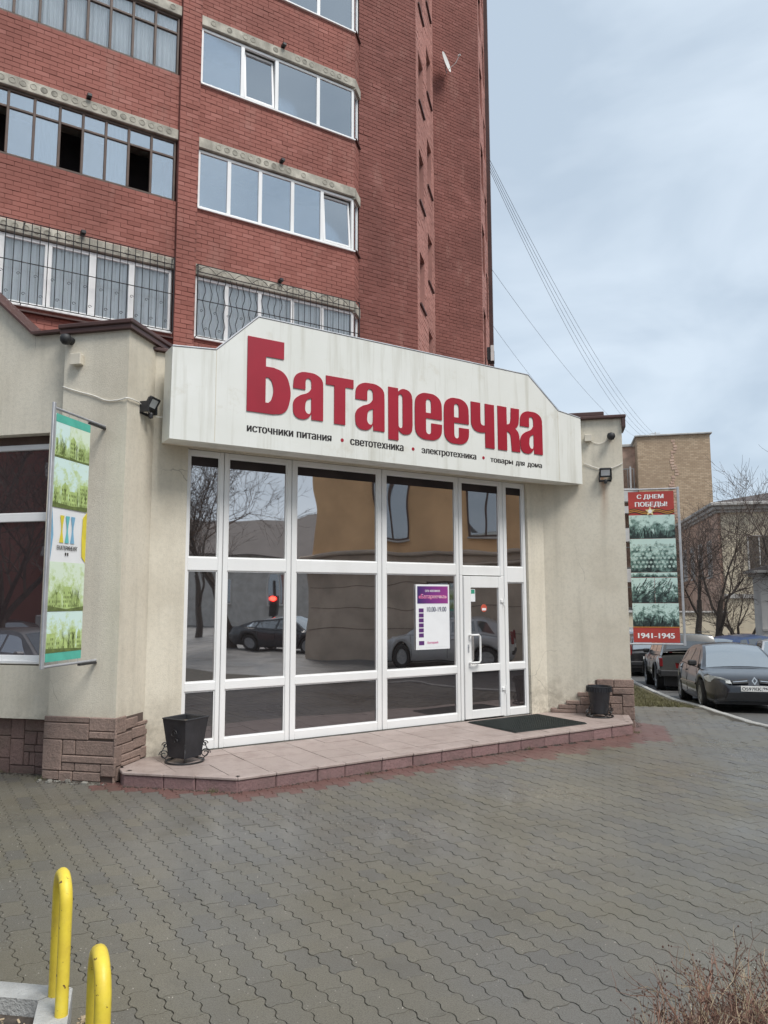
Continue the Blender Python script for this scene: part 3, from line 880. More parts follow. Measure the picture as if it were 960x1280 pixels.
# ------------------------------------------------------------------ glazed front
COLS = [(0.0, 0.49, 0.05, 0.43), (0.49, 1.435, 0.555, 1.365), (1.435, 2.85, 1.51, 2.775), (2.85, 4.235, 2.93, 4.175)]
GY = 0.035
def pane(parent, t0, t1, z0, z1, mat, y=GY, th=0.008, M=DIAG):
    return MB(M).box(t0, t1, y, y + th, z0, z1).build('pane', mat, parent)
def unit(a0, a1, g0, g1, rows, zlo, zhi, name='storefront_window'):
    """one white plastic-framed unit: stiles, rails and one pane per row"""
    mb = MB(DIAG); e = 0.004
    c = 0.006
    mb.cbox(a0 + e, g0, 0, 0.07, zlo, zhi, c); mb.cbox(g1, a1 - e, 0, 0.07, zlo, zhi, c)
    zs = [zlo] + [v for r in rows for v in r] + [zhi]
    for k in range(0, len(zs), 2):
        if k in (0, len(zs) - 2) or True:
            mb.cbox(g0 - 0.001, g1 + 0.001, 0.003, 0.067, zs[k], zs[k + 1], c)
    for r in rows:                                      # glazing beads
        for q0, q1, w0, w1 in ((g0, g0 + .014, r[0], r[1]), (g1 - .014, g1, r[0], r[1])):
            mb.box(q0, q1, 0.018, 0.03, w0, w1)
        mb.box(g0 + .0142, g1 - .0142, 0.018, 0.03, r[0], r[0] + .014); mb.box(g0 + .0142, g1 - .0142, 0.018, 0.03, r[1] - .014, r[1])
    o = mb.build(name, 'white_frame', shop)
    for i, r in enumerate(rows):
        pane(o, g0, g1, r[0], r[1], 'shop_glass_low' if r[1] < 1 else 'shop_glass')
    MB(DIAG).box(g0, g1, GY - .003, GY - .0005, rows[-1][1] - .13, rows[-1][1]).build('soffit_reflection_strip', 'room_dark', o)  # black strip painting in the sign soffit's dark reflection along the top pane
    return o
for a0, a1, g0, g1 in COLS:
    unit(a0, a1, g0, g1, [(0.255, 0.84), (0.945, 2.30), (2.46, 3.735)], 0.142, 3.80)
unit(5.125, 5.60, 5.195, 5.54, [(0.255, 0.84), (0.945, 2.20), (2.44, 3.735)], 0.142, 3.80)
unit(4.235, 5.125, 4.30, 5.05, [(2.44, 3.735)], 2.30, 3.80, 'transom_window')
jm = MB(DIAG); jm.cbox(4.239, 4.295, 0.0, 0.07, 0.142, 2.298, 0.005); jm.cbox(5.065, 5.121, 0.0, 0.07, 0.142, 2.298, 0.005)
jm.build('door_frame', 'white_frame', shop)
d0, d1 = 4.297, 5.063
dm = MB(DIAG); c = 0.006
dm.cbox(d0, 4.43, -0.028, 0.035, 0.158, 2.285, c); dm.cbox(4.985, d1, -0.028, 0.035, 0.158, 2.285, c)
for z0, z1 in ((0.158, 0.285), (0.845, 0.955), (2.11, 2.285)): dm.cbox(4.429, 4.986, -0.026, 0.033, z0, z1, c)
door = dm.build('door', 'white_frame', shop)
pane(door, 4.43, 4.985, 0.285, 0.845, 'shop_glass_low', 0.0); pane(door, 4.43, 4.985, 0.955, 2.11, 'shop_glass', 0.0)
hd = MB(DIAG)
hp = [(4.385, -0.03, 1.40), (4.385, -0.075, 1.40), (4.40, -0.088, 1.40), (4.52, -0.088, 1.40), (4.545, -0.088, 1.375), (4.548, -0.088, 1.20), (4.545, -0.088, 1.02), (4.52, -0.088, 0.99), (4.40, -0.088, 0.99), (4.385, -0.075, 0.99), (4.385, -0.03, 0.99)]
hd.tube(hp, 0.015, 8); hd.build('handle', 'white_frame', door, 40)
lk = MB(DIAG); lk.cbox(4.352, 4.378, -0.036, -0.028, 1.14, 1.26, 0.003); lk.lathe([(.009, 0), (.009, .012), (.0, .013)], 10, Matrix.Translation((4.365, -0.036, 1.22)) @ Matrix.Rotation(R(90), 4, 'X'))
lk.build('lock_plate', 'grey_metal', door)
for z in (0.56, 1.90):
    hg = MB(DIAG); hg.cbox(5.01, 5.10, -0.047, -0.028, z - 0.02, z + 0.03, 0.005); hg.lathe([(.012, -.05), (.012, .05)], 10, Matrix.Translation((5.075, -0.047, z))); hg.cbox(5.066, 5.084, -0.062, -0.036, z - 0.075, z - 0.05, 0.003)
    hg.build('hinge', 'black_iron' if z < 0 else 'white_frame', door)
simple('sticker_green', (0.05, 0.30, 0.20), 0.4); simple('sticker_red', (0.55, 0.10, 0.06), 0.4); simple('print_white', (0.80, 0.81, 0.82), 0.45, 0.03)
st = MB(DIAG); st.box(4.44, 4.53, -0.004, -0.001, 1.90, 2.09); st = st.build('sticker', 'print_white', door)
MB(DIAG).box(4.45, 4.52, -0.0055, -0.0042, 2.02, 2.08).build('sticker_mark', 'sticker_green', st)
s2 = MB(DIAG); s2.lathe([(0.058, 0), (0.058, 0.003)], 24, Matrix.Translation((4.70, -0.001, 1.80)) @ Matrix.Rotation(R(90), 4, 'X')); s2 = s2.build('round_sticker', 'sticker_red', door)
MB(DIAG).box(4.66, 4.74, -0.0055, -0.0042, 1.765, 1.80).build('sticker_mark', 'print_white', s2)
# left display window
glass('display_glass', (0.022, 0.012, 0.013), (0.88, 0.84, 0.86), 0.22, 0.006, 1.0)
lwd = MB(); W0, W1 = WX0 + .002, WX1 - .002
def rect_frame(mb, x0, x1, z0, z1, y0, y1, w, c=0.006):
    mb.cbox(x0, x0 + w, y0, y1, z0, z1, c); mb.cbox(x1 - w, x1, y0, y1, z0, z1, c)
    mb.cbox(x0 + w - .001, x1 - w + .001, y0 + .002, y1 - .002, z0, z0 + w, c); mb.cbox(x0 + w - .001, x1 - w + .001, y0 + .002, y1 - .002, z1 - w, z1, c)
rect_frame(lwd, W0, W1, 1.24, 3.80, 7.755, 7.83, 0.065)
lwd.cbox(W0 + .06, W1 - .06, 7.757, 7.828, 2.87, 2.975, 0.006); lwd.cbox(W0, W1, 7.64, 7.755, 1.215, 1.255, 0.008)
lwd.cbox(-7.6, -7.5, 7.756, 7.829, 1.30, 2.872, 0.006); lwd.cbox(-7.6, -7.5, 7.756, 7.829, 2.973, 3.74, 0.006)
lwd = lwd.build('display_window', 'white_frame', shop)
for x0, x1 in ((W0 + .06, -7.6), (-7.5, W1 - .06)):
    for z0, z1 in ((1.30, 2.872), (2.973, 3.737)):
        MB().box(x0, x1, 7.79, 7.798, z0, z1).build('pane', 'shop_glass_low' if 0 else 'display_glass', lwd)
MB().box(W0, W1, 7.76, 7.83, 3.801, 3.899).build('window_head', 'brown_frame', lwd)

# ------------------------------------------------------------------ entrance platform
plat = thing('entrance_platform', 'low pinkish tiled entrance platform filling the corner before the glazed front', 'platform', (-1.5, 9.8, 0))
core = MB(); core.slab([(-4.64, 7.66), (-4.44, 7.47), (-3.23, 7.47), (0.98, 11.86), (0.98, 12.59), (-0.17, 12.59), (-4.668, 8.085)], -0.15, PLAT_Z - 0.025)
core.build('base', 'concrete_dark', plat)
inner = [(-4.64, 7.62), (-4.47, 7.46), (-3.225, 7.46), (0.99, 11.855), (0.99, 12.593), (-0.168, 12.593), (-4.668, 8.088)]
T = 0.415
for i in range(-6, 24):
    for j in range(-12, 3):
        t0, y0 = i * T + 0.09, j * T + 0.02
        sq = [(t0 + .003, y0 + .003), (t0 + T - .003, y0 + .003), (t0 + T - .003, y0 + T - .003), (t0 + .003, y0 + T - .003)]
        w = [tuple((DIAG @ Vector((a, b, 0)))[:2]) for a, b in sq]
        p = clip_poly(w, inner)
        if len(p) > 2 and area(p) > 0.004:
            dz = random.gauss(0, 0.0012)
            MB().slab(p, PLAT_Z - 0.026, PLAT_Z + dz).build('tile', 'tile', plat)
def edge(a, b, n, out=0.075):
    a, b = Vector((*a, 0)), Vector((*b, 0)); X = (b - a); L = X.length; X.normalize(); Yv = Vector((-X.y, X.x, 0))
    M = Matrix((X, Yv, Vector((0, 0, 1)))).transposed().to_4x4(); M.translation = a
    cuts = [0] + [L * (k + random.uniform(-.12, .12)) / n for k in range(1, n)] + [L]
    for k in range(n):
        yb = (a + X * (cuts[k] + cuts[k + 1]) / 2).y
        j = random.uniform(-.006, .006)
        MB(M).cbox(cuts[k] + .003, cuts[k + 1] - .003, j, out + j, gz(yb) - 0.05, PLAT_Z - 0.028, 0.01).build('edge_stone', 'edge_stone', plat)
        MB(M).cbox(cuts[k] + .002, cuts[k + 1] - .002, -0.012 + j, out + .02, PLAT_Z - 0.027, PLAT_Z + 0.002, 0.006).build('edge_tile', 'tile', plat)
edge((-4.625, 7.56), (-4.49, 7.40), 1); edge((-4.49, 7.40), (-3.20, 7.40), 3); edge((-3.20, 7.40), (1.05, 11.83), 14); edge((1.05, 11.83), (1.05, 12.55), 2)
# rubber door mat with ribs
mat = thing('door_mat', 'dark green-black ribbed rubber mat before the shop door', 'door mat', tuple(DIAG @ Vector((4.9, -0.7, PLAT_Z))))
MB(DIAG).cbox(4.22, 5.60, -1.19, -0.17, PLAT_Z + 0.004, PLAT_Z + 0.012, 0.003).build('mat_base', 'mat_rubber', mat)
rbm = MB(DIAG)
for k in range(36): t = 4.24 + k * 0.038; rbm.box(t, t + .012, -1.18, -0.18, PLAT_Z + .0122, PLAT_Z + .022)
for k in range(27): y = -1.175 + k * 0.037; rbm.box(4.24, 5.585, y, y + .010, PLAT_Z + .0121, PLAT_Z + .019)
stuff(rbm.build('mat_ribs', 'mat_rubber', mat))

# ------------------------------------------------------------------ sign board
sign = thing('shop_sign', 'large off-white sign board with dark red letters above the glazed front', 'sign', tuple(DIAG @ Vector((3, -0.4, 3.79))))
PROF = [(-0.385, 3.79), (6.36, 3.79), (6.36, 4.885), (5.855, 4.945), (5.22, 5.435), (0.69, 5.46), (0.15, 4.94), (-0.375, 4.895)]
sg = MB(DIAG); sg.prism(PROF, -0.55, -0.25); sg.build('panel', 'sign_white', sign)
tr = MB(DIAG)
P8 = PROF[2:] + [PROF[0]]
for (x0, z0), (x1, z1) in zip(PROF[2:], PROF[3:]):
    tr.tube([(x0, -0.545, z0), (x1, -0.545, z1)], 0.013, 6)
tr.build('edge_trim', 'grey_metal', sign)
sf = MB(DIAG); sf.box(-0.33, 6.20, -0.249, -0.052, 3.815, 3.86); sf.box(-0.33, 6.2, -0.249, -0.20, 3.861, 4.85)
sf.build('soffit', 'cream_box', sign)
seam = MB(DIAG); seam.box(0.152, 0.160, -0.5525, -0.5502, 3.81, 4.93); seam.box(5.84, 5.846, -0.5525, -0.5502, 3.81, 4.92); seam.build('seam', 'cream_box', sign)
LET = {
 'be': [[(0, 0, 0), (0, 1, 0), (.86, 1, 0), (.86, .765, 0), (.43, .765, 0), (.43, .63, 0), (.62, .63, 0), (.86, .58, 1), (1, .43, 1), (1, .18, 1), (.88, .045, 1), (.62, 0, 0)],
        [(.43, .485, 0), (.50, .485, 0), (.575, .44, 1), (.575, .20, 1), (.50, .145, 0), (.43, .145, 0)]],
 'a': [[(1, 0, 0), (1, .70, 0), (.96, .88, 1), (.78, .975, 1), (.5, 1, 1), (.2, .965, 1), (.04, .86, 1), (0, .70, 0), (0, .62, 0), (.40, .62, 0), (.40, .77, 0), (.425, .85, 1), (.50, .875, 1), (.575, .845, 1), (.60, .76, 0), (.60, .66, 0), (.50, .575, 1), (.20, .475, 1), (.03, .36, 1), (0, .20, 1), (.06, .045, 1), (.28, -.015, 1), (.50, .03, 1), (.61, .13, 0), (.61, 0, 0)],
       [(.60, .46, 0), (.60, .20, 0), (.565, .13, 1), (.50, .115, 1), (.42, .155, 1), (.40, .29, 1), (.45, .40, 1)]],
 'te': [[(0, 1, 0), (1, 1, 0), (1, .81, 0), (.70, .81, 0), (.70, 0, 0), (.30, 0, 0), (.30, .81, 0), (0, .81, 0)]],
 'er': [[(0, 1, 0), (.40, 1, 0), (.40, .92, 0), (.52, .985, 1), (.72, 1, 1), (.93, .93, 1), (1, .78, 0), (1, .20, 0), (.94, .05, 1), (.72, -.01, 1), (.53, .01, 1), (.41, .08, 0), (.41, -.16, 0), (0, -.16, 0)],
        [(.41, .77, 0), (.43, .85, 1), (.50, .875, 1), (.57, .85, 1), (.59, .77, 0), (.59, .22, 0), (.57, .145, 1), (.50, .12, 1), (.43, .145, 1), (.41, .22, 0)]],
 'ie': [[(1, .46, 0), (1, .66, 0), (.955, .87, 1), (.78, .98, 1), (.5, 1.01, 1), (.22, .98, 1), (.045, .87, 1), (0, .68, 0), (0, .31, 0), (.045, .12, 1), (.22, .015, 1), (.5, -.01, 1), (.79, .02, 1), (.955, .12, 1), (1, .29, 0), (1, .36, 0), (.60, .36, 0), (.60, .21, 0), (.575, .14, 1), (.50, .115, 1), (.425, .14, 1), (.40, .21, 0), (.40, .46, 0)],
        [(.40, .58, 0), (.60, .58, 0), (.60, .78, 0), (.575, .86, 1), (.50, .885, 1), (.425, .86, 1), (.40, .78, 0)]],
 'che': [[(0, 1, 0), (.40, 1, 0), (.40, .60, 0), (.43, .525, 1), (.50, .50, 1), (.60, .505, 0), (.60, 1, 0), (1, 1, 0), (1, 0, 0), (.60, 0, 0), (.60, .345, 0), (.45, .33, 1), (.16, .365, 1), (.02, .48, 1), (0, .60, 0)]],
 'ka': [[(0, 0, 0), (0, 1, 0), (.41, 1, 0), (.41, .60, 0), (.55, .64, 1), (.60, .76, 0), (.62, 1, 0), (1, 1, 0), (.985, .78, 0), (.93, .61, 1), (.80, .535, 0), (.94, .45, 1), (1, .27, 0), (1.02, 0, 0), (.63, 0, 0), (.60, .25, 0), (.55, .40, 1), (.41, .45, 0), (.41, 0, 0)]],
}
Z0, Z1 = 4.185, 4.845
WORD = [('be', 0.548, 1.118, 4.235, 5.185), ('a', 1.172, 1.60, 4.235, 4.85), ('te', 1.64, 2.055, 4.225, 4.855), ('a', 2.085, 2.545, 4.205, 4.85), ('er', 2.608, 3.008, 4.215, 4.85),
        ('ie', 3.05, 3.52, 4.185, 4.845), ('ie', 3.558, 4.012, 4.18, 4.845), ('che', 4.055, 4.50, 4.175, 4.845), ('ka', 4.57, 5.005, 4.175, 4.85), ('a', 5.02, 5.485, 4.18, 4.845)]
for nm, x0, x1, z0, z1 in WORD:
    v, f = contour_mesh(LET[nm], x1 - x0, z1 - z0, 0.012)
    M = DIAG @ Matrix.Translation((x0, -0.5565, z0)) @ Matrix.Rotation(R(90), 4, 'X')
    MB(M).add(v, f).build('letter', 'sign_red', sign)
for s, x0, x1, z0, z1 in [('источники', 0.563, 1.178, 3.985, 4.057), ('питания', 1.235, 1.727, 3.985, 4.057), ('светотехника', 2.014, 2.856, 3.975, 4.05), ('электротехника', 3.166, 4.145, 3.957, 4.045), ('товары', 4.42, 4.86, 3.952, 4.03), ('для', 4.925, 5.10, 3.958, 4.03), ('дома', 5.165, 5.462, 3.958, 4.03)]:
    text('small_lettering', s, DIAG @ Matrix.Translation((x0, -0.5512, z0 - .004)), x1 - x0, (z1 - z0) * 1.1, 'letter_black', sign, 0.042)
for x in (1.89, 3.02, 4.285):
    MB(DIAG).lathe([(0.024, 0), (0.024, 0.003)], 16, Matrix.Translation((x, -0.5502, 4.02)) @ Matrix.Rotation(R(90), 4, 'X')).build('dot', 'sign_red', sign)

# ------------------------------------------------------------------ poster in the window
simple('print_purple', (0.11, 0.035, 0.16), 0.4, 0.3, 3); simple('print_pink', (0.65, 0.10, 0.30), 0.4); simple('print_navy', (0.03, 0.035, 0.10), 0.45); simple('print_blue', (0.14, 0.30, 0.42), 0.45)
def gradient_mat():
    m, nt, b, o = nodes_of('print_gradient')
    tc = N(nt, 'TexCoord'); sp = N(nt, 'SeparateXYZ'); nt.links.new(tc.outputs['Generated'], sp.inputs[0])
    nt.links.new(ramp(nt, sp.outputs['X'], [(0.0, (0.045, 0.03, 0.13)), (0.5, (0.20, 0.04, 0.22)), (1.0, (0.30, 0.05, 0.24))]), b.inputs['Base Color'])
    b.inputs['Roughness'].default_value = 0.4
gradient_mat()
pos = thing('opening_hours_poster', 'white poster with purple heading and opening hours on the shop window', 'poster', tuple(DIAG @ Vector((3.74, 0, 1.21))))
MB(DIAG).box(3.435, 4.045, 0.012, 0.017, 1.21, 2.155).build('sheet', 'print_white', pos)
MB(DIAG).cbox(3.462, 4.018, 0.0095, 0.0118, 1.875, 2.128, 0.001).build('heading', 'print_gradient', pos)
def lay(t, y, z): return DIAG @ Matrix.Translation((t, y, z))
text('heading_text', 'сеть магазинов', lay(3.60, 0.0085, 2.045), 0.27, 0.03, 'print_white', pos, 0.02)
text('heading_text', '«Батареечка»', lay(3.485, 0.0080, 1.93), 0.51, 0.085, 'print_pink', pos, 0.055)
text('heading_text', '«Батареечка»', lay(3.49, 0.0072, 1.937), 0.50, 0.07, 'print_white', pos, 0.0)
text('hours_text', '10.00-19.00', lay(3.635, 0.0105, 1.755), 0.35, 0.07, 'print_navy', pos, 0.02)
for k in range(6):
    z = 1.775 - k * 0.072
    ic = MB(DIAG).cbox(3.487, 3.573, 0.0095, 0.0118, z - 0.028, z + 0.030, 0.001).build('icon', 'print_purple', pos)
    MB(DIAG).lathe([(0.017, 0), (0.017, 0.0008)], 10, lay(3.53, 0.0092, z) @ Matrix.Rotation(R(90), 4, 'X')).build('icon_mark', 'print_white', ic)
MB(DIAG).cbox(3.487, 3.58, 0.0095, 0.0118, 1.275, 1.335, 0.001).build('icon', 'print_purple', pos)
text('footer_text', 'Батарей', lay(3.64, 0.0105, 1.285), 0.19, 0.04, 'print_pink', pos, 0.02)
MB(DIAG).box(3.60, 4.0, 0.0105, 0.0116, 1.245, 1.25).build('rule', 'print_white', pos)
# ------------------------------------------------------------------ street banners
def photo_mat(name, dark, mid, light, seed, sc=5.0, contrast=0.0, stretch=(1, 1, 1)):
    """printed duotone picture: soft sky, clumped dark shapes below"""
    m, nt, b, o = nodes_of(name)
    tc = N(nt, 'TexCoord'); mp = N(nt, 'Mapping'); mp.inputs['Location'].default_value = (seed * 3.1, seed * 1.7, seed); mp.inputs['Scale'].default_value = stretch
    nt.links.new(tc.outputs['Object'], mp.inputs['Vector'])
    n = N(nt, 'TexNoise', Scale=sc, Detail=7, Roughness=0.68); nt.links.new(mp.outputs['Vector'], n.inputs['Vector'])
    sp = N(nt, 'SeparateXYZ'); nt.links.new(tc.outputs['Generated'], sp.inputs[0])
    h = math_(nt, 'MULTIPLY', sp.outputs['Z'], 0.30)
    f = math_(nt, 'ADD', math_(nt, 'MULTIPLY', n.outputs['Fac'], 0.95), h)
    nt.links.new(ramp(nt, f, [(0.40 + .08 * contrast, dark), (0.58 + .03 * contrast, mid), (0.70 + .02 * contrast, light)]), b.inputs['Base Color'])
    b.inputs['Roughness'].default_value = 0.45
for k in range(5):
    photo_mat('print_lime_%d' % k, (0.22, 0.30, 0.08), (0.52, 0.66, 0.32), (0.70, 0.82, 0.66) if k % 2 else (0.66, 0.84, 0.80), k + 1, 5.5 + k)
    photo_mat('print_war_%d' % k, (0.012, 0.022, 0.02), (0.13, 0.22, 0.19), (0.52, 0.68, 0.63), k + 11, 7 + 2.0 * k, 1.0)
simple('print_teal', (0.09, 0.46, 0.36), 0.45); simple('print_yellow', (0.72, 0.60, 0.05), 0.45); simple('print_skyblue', (0.20, 0.42, 0.60), 0.45); simple('print_aqua', (0.14, 0.50, 0.52), 0.45)
simple('print_red', (0.40, 0.045, 0.035), 0.45, 0.15, 3); simple('print_orange', (0.55, 0.22, 0.03), 0.45); simple('print_dark', (0.02, 0.018, 0.016), 0.45); simple('print_gold', (0.72, 0.60, 0.30), 0.4)

# left: hangs square to the pilaster front, in the plane x = -4.94; picture runs from the wall outward to the left
ban = thing('city_banner', 'tall green banner of city views in a grey frame standing off the pilaster', 'banner', (-4.94, 7.5, 1.27))
BM = Matrix.Translation((-4.94, 6.60, 0)) @ Matrix.Rotation(R(90), 4, 'Z')       # x runs toward the wall, y = -X
fr = MB(BM)
fr.cbox(-0.015, 0.025, -0.012, 0.012, 1.265, 3.955, 0.004)
fr.tube([(0.0, 0, 3.90), (0.90, 0, 3.90)], 0.014, 8); fr.tube([(0.0, 0, 1.285), (0.90, 0, 1.285)], 0.014, 8)
fr.build('frame', 'grey_metal', ban, 40)
br = MB(BM); br.cbox(0.60, 0.90, -0.02, 0.02, 3.865, 3.885, 0.004); br.cbox(0.60, 0.90, -0.02, 0.02, 1.25, 1.27, 0.004); br.build('bracket', 'black_iron', ban)
FX0, FX1 = 0.04, 0.62
cl = MB(BM)
nx, nz = 8, 26
v, f = [], []
for side in (0, 1):
    for i in range(nx + 1):
        for j in range(nz + 1):
            x = FX0 + (FX1 - FX0) * i / nx; z = 1.33 + 2.52 * j / nz
            v.append((x, 0.0015 * math.sin(3 * x + 2 * z) + (0.0015 if side else -0.0015), z))
n1 = (nx + 1) * (nz + 1)
for i in range(nx):
    for j in range(nz):
        a = i * (nz + 1) + j
        f.append((a, a + nz + 1, a + nz + 2, a + 1)); f.append((n1 + a, n1 + a + 1, n1 + a + nz + 2, n1 + a + nz + 1))
cl.add(v, f); cl.build('cloth', 'print_white', ban)
def panel(x0, x1, z0, z1, mat, name='printed_panel', y=-0.006):
    return MB(BM).box(x0, x1, y - .0012, y, z0, z1).build(name, mat, ban)
# the printed side faces -y of BM = +X (towards the entrance)
panel(FX0, FX1, 3.765, 3.85, 'print_teal'); panel(FX0, FX1, 1.33, 1.415, 'print_teal')
panel(FX0, 0.27, 3.40, 3.763, 'print_lime_0'); panel(0.272, FX1, 3.40, 3.763, 'print_lime_1')
panel(FX0, FX1, 2.885, 3.398, 'print_lime_2'); panel(FX0, FX1, 1.83, 2.33, 'print_lime_3'); panel(FX0, FX1, 1.417, 1.825, 'print_lime_4')
def skyline(x0, x1, z0, z1, seed, M, y, dark, mid, parent):
    """printed town view: house fronts with window rows, a spire, tree strokes"""
    rq = random.Random(seed); md, mm = MB(M), MB(M); w = x1 - x0; h = z1 - z0; x = x0 + .01
    while x < x1 - .03:
        bw = rq.uniform(.06, .16) * w / .58; bh = h * rq.uniform(.18, .55); xe = min(x + bw, x1 - .005)
        mm.box(x, xe, y - .0006, y, z0 + .06 * h, z0 + .06 * h + bh)
        if rq.random() < .35: mm.prism([(x, z0 + .06 * h + bh), (xe, z0 + .06 * h + bh), ((x + xe) / 2, z0 + .06 * h + bh + .12 * h)], y - .0006, y)
        nz = max(1, int(bh / .045)); nx = max(1, int((xe - x) / .026))
        for i in range(nx):
            for k in range(nz):
                if rq.random() < .85: md.box(x + .006 + i * .026, x + .018 + i * .026, y - .0011, y - .0007, z0 + .09 * h + k * .045, z0 + .09 * h + k * .045 + .024)
        x += bw + rq.uniform(-.01, .05)
    for _ in range(5):
        q = rq.uniform(x0 + .03, x1 - .03); zz = z0
        for k in range(14):
            a = rq.uniform(-.6, .6); L = h * rq.uniform(.1, .35); zb = z0 + h * rq.uniform(.05, .4)
            md.add([(q, y - .0013, zb), (q + .004, y - .0013, zb), (min(max(q + L * math.sin(a), x0), x1), y - .0013, min(zb + L * math.cos(a), z1 - .01))], [(0, 1, 2)])
    md.add([(x0, y - .0013, z0), (x1, y - .0013, z0), (x1, y - .0013, z0 + h * rq.uniform(.04, .12)), ((x0 + x1) / 2, y - .0013, z0 + h * rq.uniform(.03, .10)), (x0, y - .0013, z0 + h * rq.uniform(.05, .14))], [(0, 1, 2, 3, 4)])
    stuff(mm.build('printed_houses', mid, parent)); stuff(md.build('printed_drawing', dark, parent))
simple('print_olive', (0.13, 0.17, 0.05), 0.45, 0.3, 20); simple('print_limegreen', (0.42, 0.55, 0.20), 0.45, 0.25, 9); simple('print_grey', (0.17, 0.24, 0.21), 0.45, 0.4, 14); simple('print_deep', (0.02, 0.032, 0.03), 0.45)
skyline(FX0, 0.27, 3.40, 3.76, 1, BM, -.0074, 'print_olive', 'print_limegreen', ban); skyline(0.275, FX1, 3.40, 3.76, 2, BM, -.0074, 'print_olive', 'print_limegreen', ban)
skyline(FX0, FX1, 2.885, 3.35, 3, BM, -.0074, 'print_olive', 'print_limegreen', ban); skyline(FX0, FX1, 1.83, 2.28, 4, BM, -.0074, 'print_olive', 'print_limegreen', ban); skyline(FX0, FX1, 1.417, 1.79, 5, BM, -.0074, 'print_olive', 'print_limegreen', ban)
def shape(pts, mat, y=-0.0075):
    MB(BM).prism(pts, y - .001, y).build('printed_mark', mat, ban)
shape([(FX0, 2.34), (0.075, 2.60), (FX0, 2.88)], 'print_skyblue'); shape([(FX1, 2.34), (0.555, 2.40), (0.545, 2.60), (0.555, 2.82), (FX1, 2.88)], 'print_yellow')
for k, (m_, x) in enumerate((('print_yellow', 0.20), ('print_aqua', 0.29), ('print_skyblue', 0.38))):
    zt, zb = 2.81, 2.53
    L = [(x - .028, zt)] + [(x - .014 - .010 * math.cos(t * math.pi * 2) , zt - (zt - zb) * t) for t in (.2, .35, .5, .65, .8)] + [(x - .028, zb)]
    Rr = [(x + .040, zb)] + [(x + .026 + .010 * math.cos(t * math.pi * 2), zt - (zt - zb) * t) for t in (.8, .65, .5, .35, .2)] + [(x + .040, zt)]
    shape(L + Rr, m_)
text('printed_text', 'ЕКАТЕРИНБУРГ', BM @ Matrix.Translation((0.14, -0.0082, 2.455)), 0.34, 0.045, 'print_dark', ban, 0.02)
shape([(0.275, 2.40), (0.295, 2.40), (0.295, 2.43), (0.275, 2.43)], 'print_dark'); shape([(0.31, 2.40), (0.33, 2.40), (0.33, 2.43), (0.31, 2.43)], 'print_dark')
hk = MB(BM)
for i in range(4):
    x = 0.08 + i * 0.165
    hk.tube([(x, 0, 3.845), (x, -.006, 3.875), (x, 0, 3.905)], 0.003, 5); hk.tube([(x, 0, 1.335), (x, -.006, 1.31), (x, 0, 1.285)], 0.003, 5)
hk.build('hooks', 'grey_metal', ban)

# right: hangs from the hidden side wall, parallel to the street front
bn = thing('victory_banner', 'tall red banner with wartime photographs hung off the shop side wall', 'banner', (1.13, 13.3, 1.2))
CM = Matrix.Translation((0, 13.3, 0))
fr = MB(CM); fr.cbox(2.035, 2.075, -0.014, 0.014, 1.165, 3.80, 0.004); fr.tube([(1.13, 0, 3.775), (2.05, 0, 3.775)], 0.014, 8); fr.tube([(1.13, 0, 1.19), (2.05, 0, 1.19)], 0.014, 8)
fr.build('frame', 'grey_metal', bn, 40)
X0, X1 = 1.255, 1.985
MB(CM).box(X0, X1, -0.002, 0.002, 1.215, 3.735).build('cloth', 'print_red', bn)
def pan(x0, x1, z0, z1, mat, y=-0.0035, name='printed_panel'):
    return MB(CM).box(x0, x1, y - .001, y, z0, z1).build(name, mat, bn)
text('printed_text', 'С ДНЕМ', CM @ Matrix.Translation((1.40, -0.0042, 3.60)), 0.42, 0.088, 'print_white', bn, 0.045)
text('printed_text', 'ПОБЕДЫ!', CM @ Matrix.Translation((1.365, -0.0042, 3.465)), 0.51, 0.095, 'print_white', bn, 0.045)
text('printed_text', '1941-1945', CM @ Matrix.Translation((1.33, -0.0042, 1.285)), 0.57, 0.085, 'print_white', bn, 0.04)
pan(X0, X1, 2.94, 3.335, 'print_war_0'); pan(X0, X1, 2.375, 2.935, 'print_war_1'); pan(X0, X1, 2.29, 2.37, 'print_war_4')
pan(X0, 1.62, 1.865, 2.283, 'print_war_2'); pan(1.625, X1, 1.865, 2.283, 'print_war_3'); pan(X0, X1, 1.47, 1.86, 'print_war_4')
for k in range(5):                                       # striped ribbon
    pts = []
    for i in range(17):
        x = X0 + (X1 - X0) * i / 16; pts.append((x, 3.36 + .022 * math.sin(i * .8) + k * .014))
    lo = pts; hi = [(x, z + .0135) for x, z in pts]
    mb = MB(CM)
    for i in range(16):
        mb.quad((lo[i][0], -.0056, lo[i][1]), (lo[i + 1][0], -.0056, lo[i + 1][1]), (hi[i + 1][0], -.0056, hi[i + 1][1]), (hi[i][0], -.0056, hi[i][1]))
    mb.build('printed_ribbon', 'print_orange' if k % 2 else 'print_dark', bn)
st = [(1.60 + (0.085 if i % 2 == 0 else 0.038) * math.sin(math.pi * i / 5), 3.40 + (0.085 if i % 2 == 0 else 0.038) * math.cos(math.pi * i / 5)) for i in range(10)]
MB(CM).prism(st, -0.0085, -0.0062).build('printed_star', 'print_gold', bn)
MB(CM).lathe([(0.032, 0), (0.032, 0.001)], 14, Matrix.Translation((1.60, -0.0087, 3.40)) @ Matrix.Rotation(R(90), 4, 'X')).build('printed_mark', 'print_white', bn)
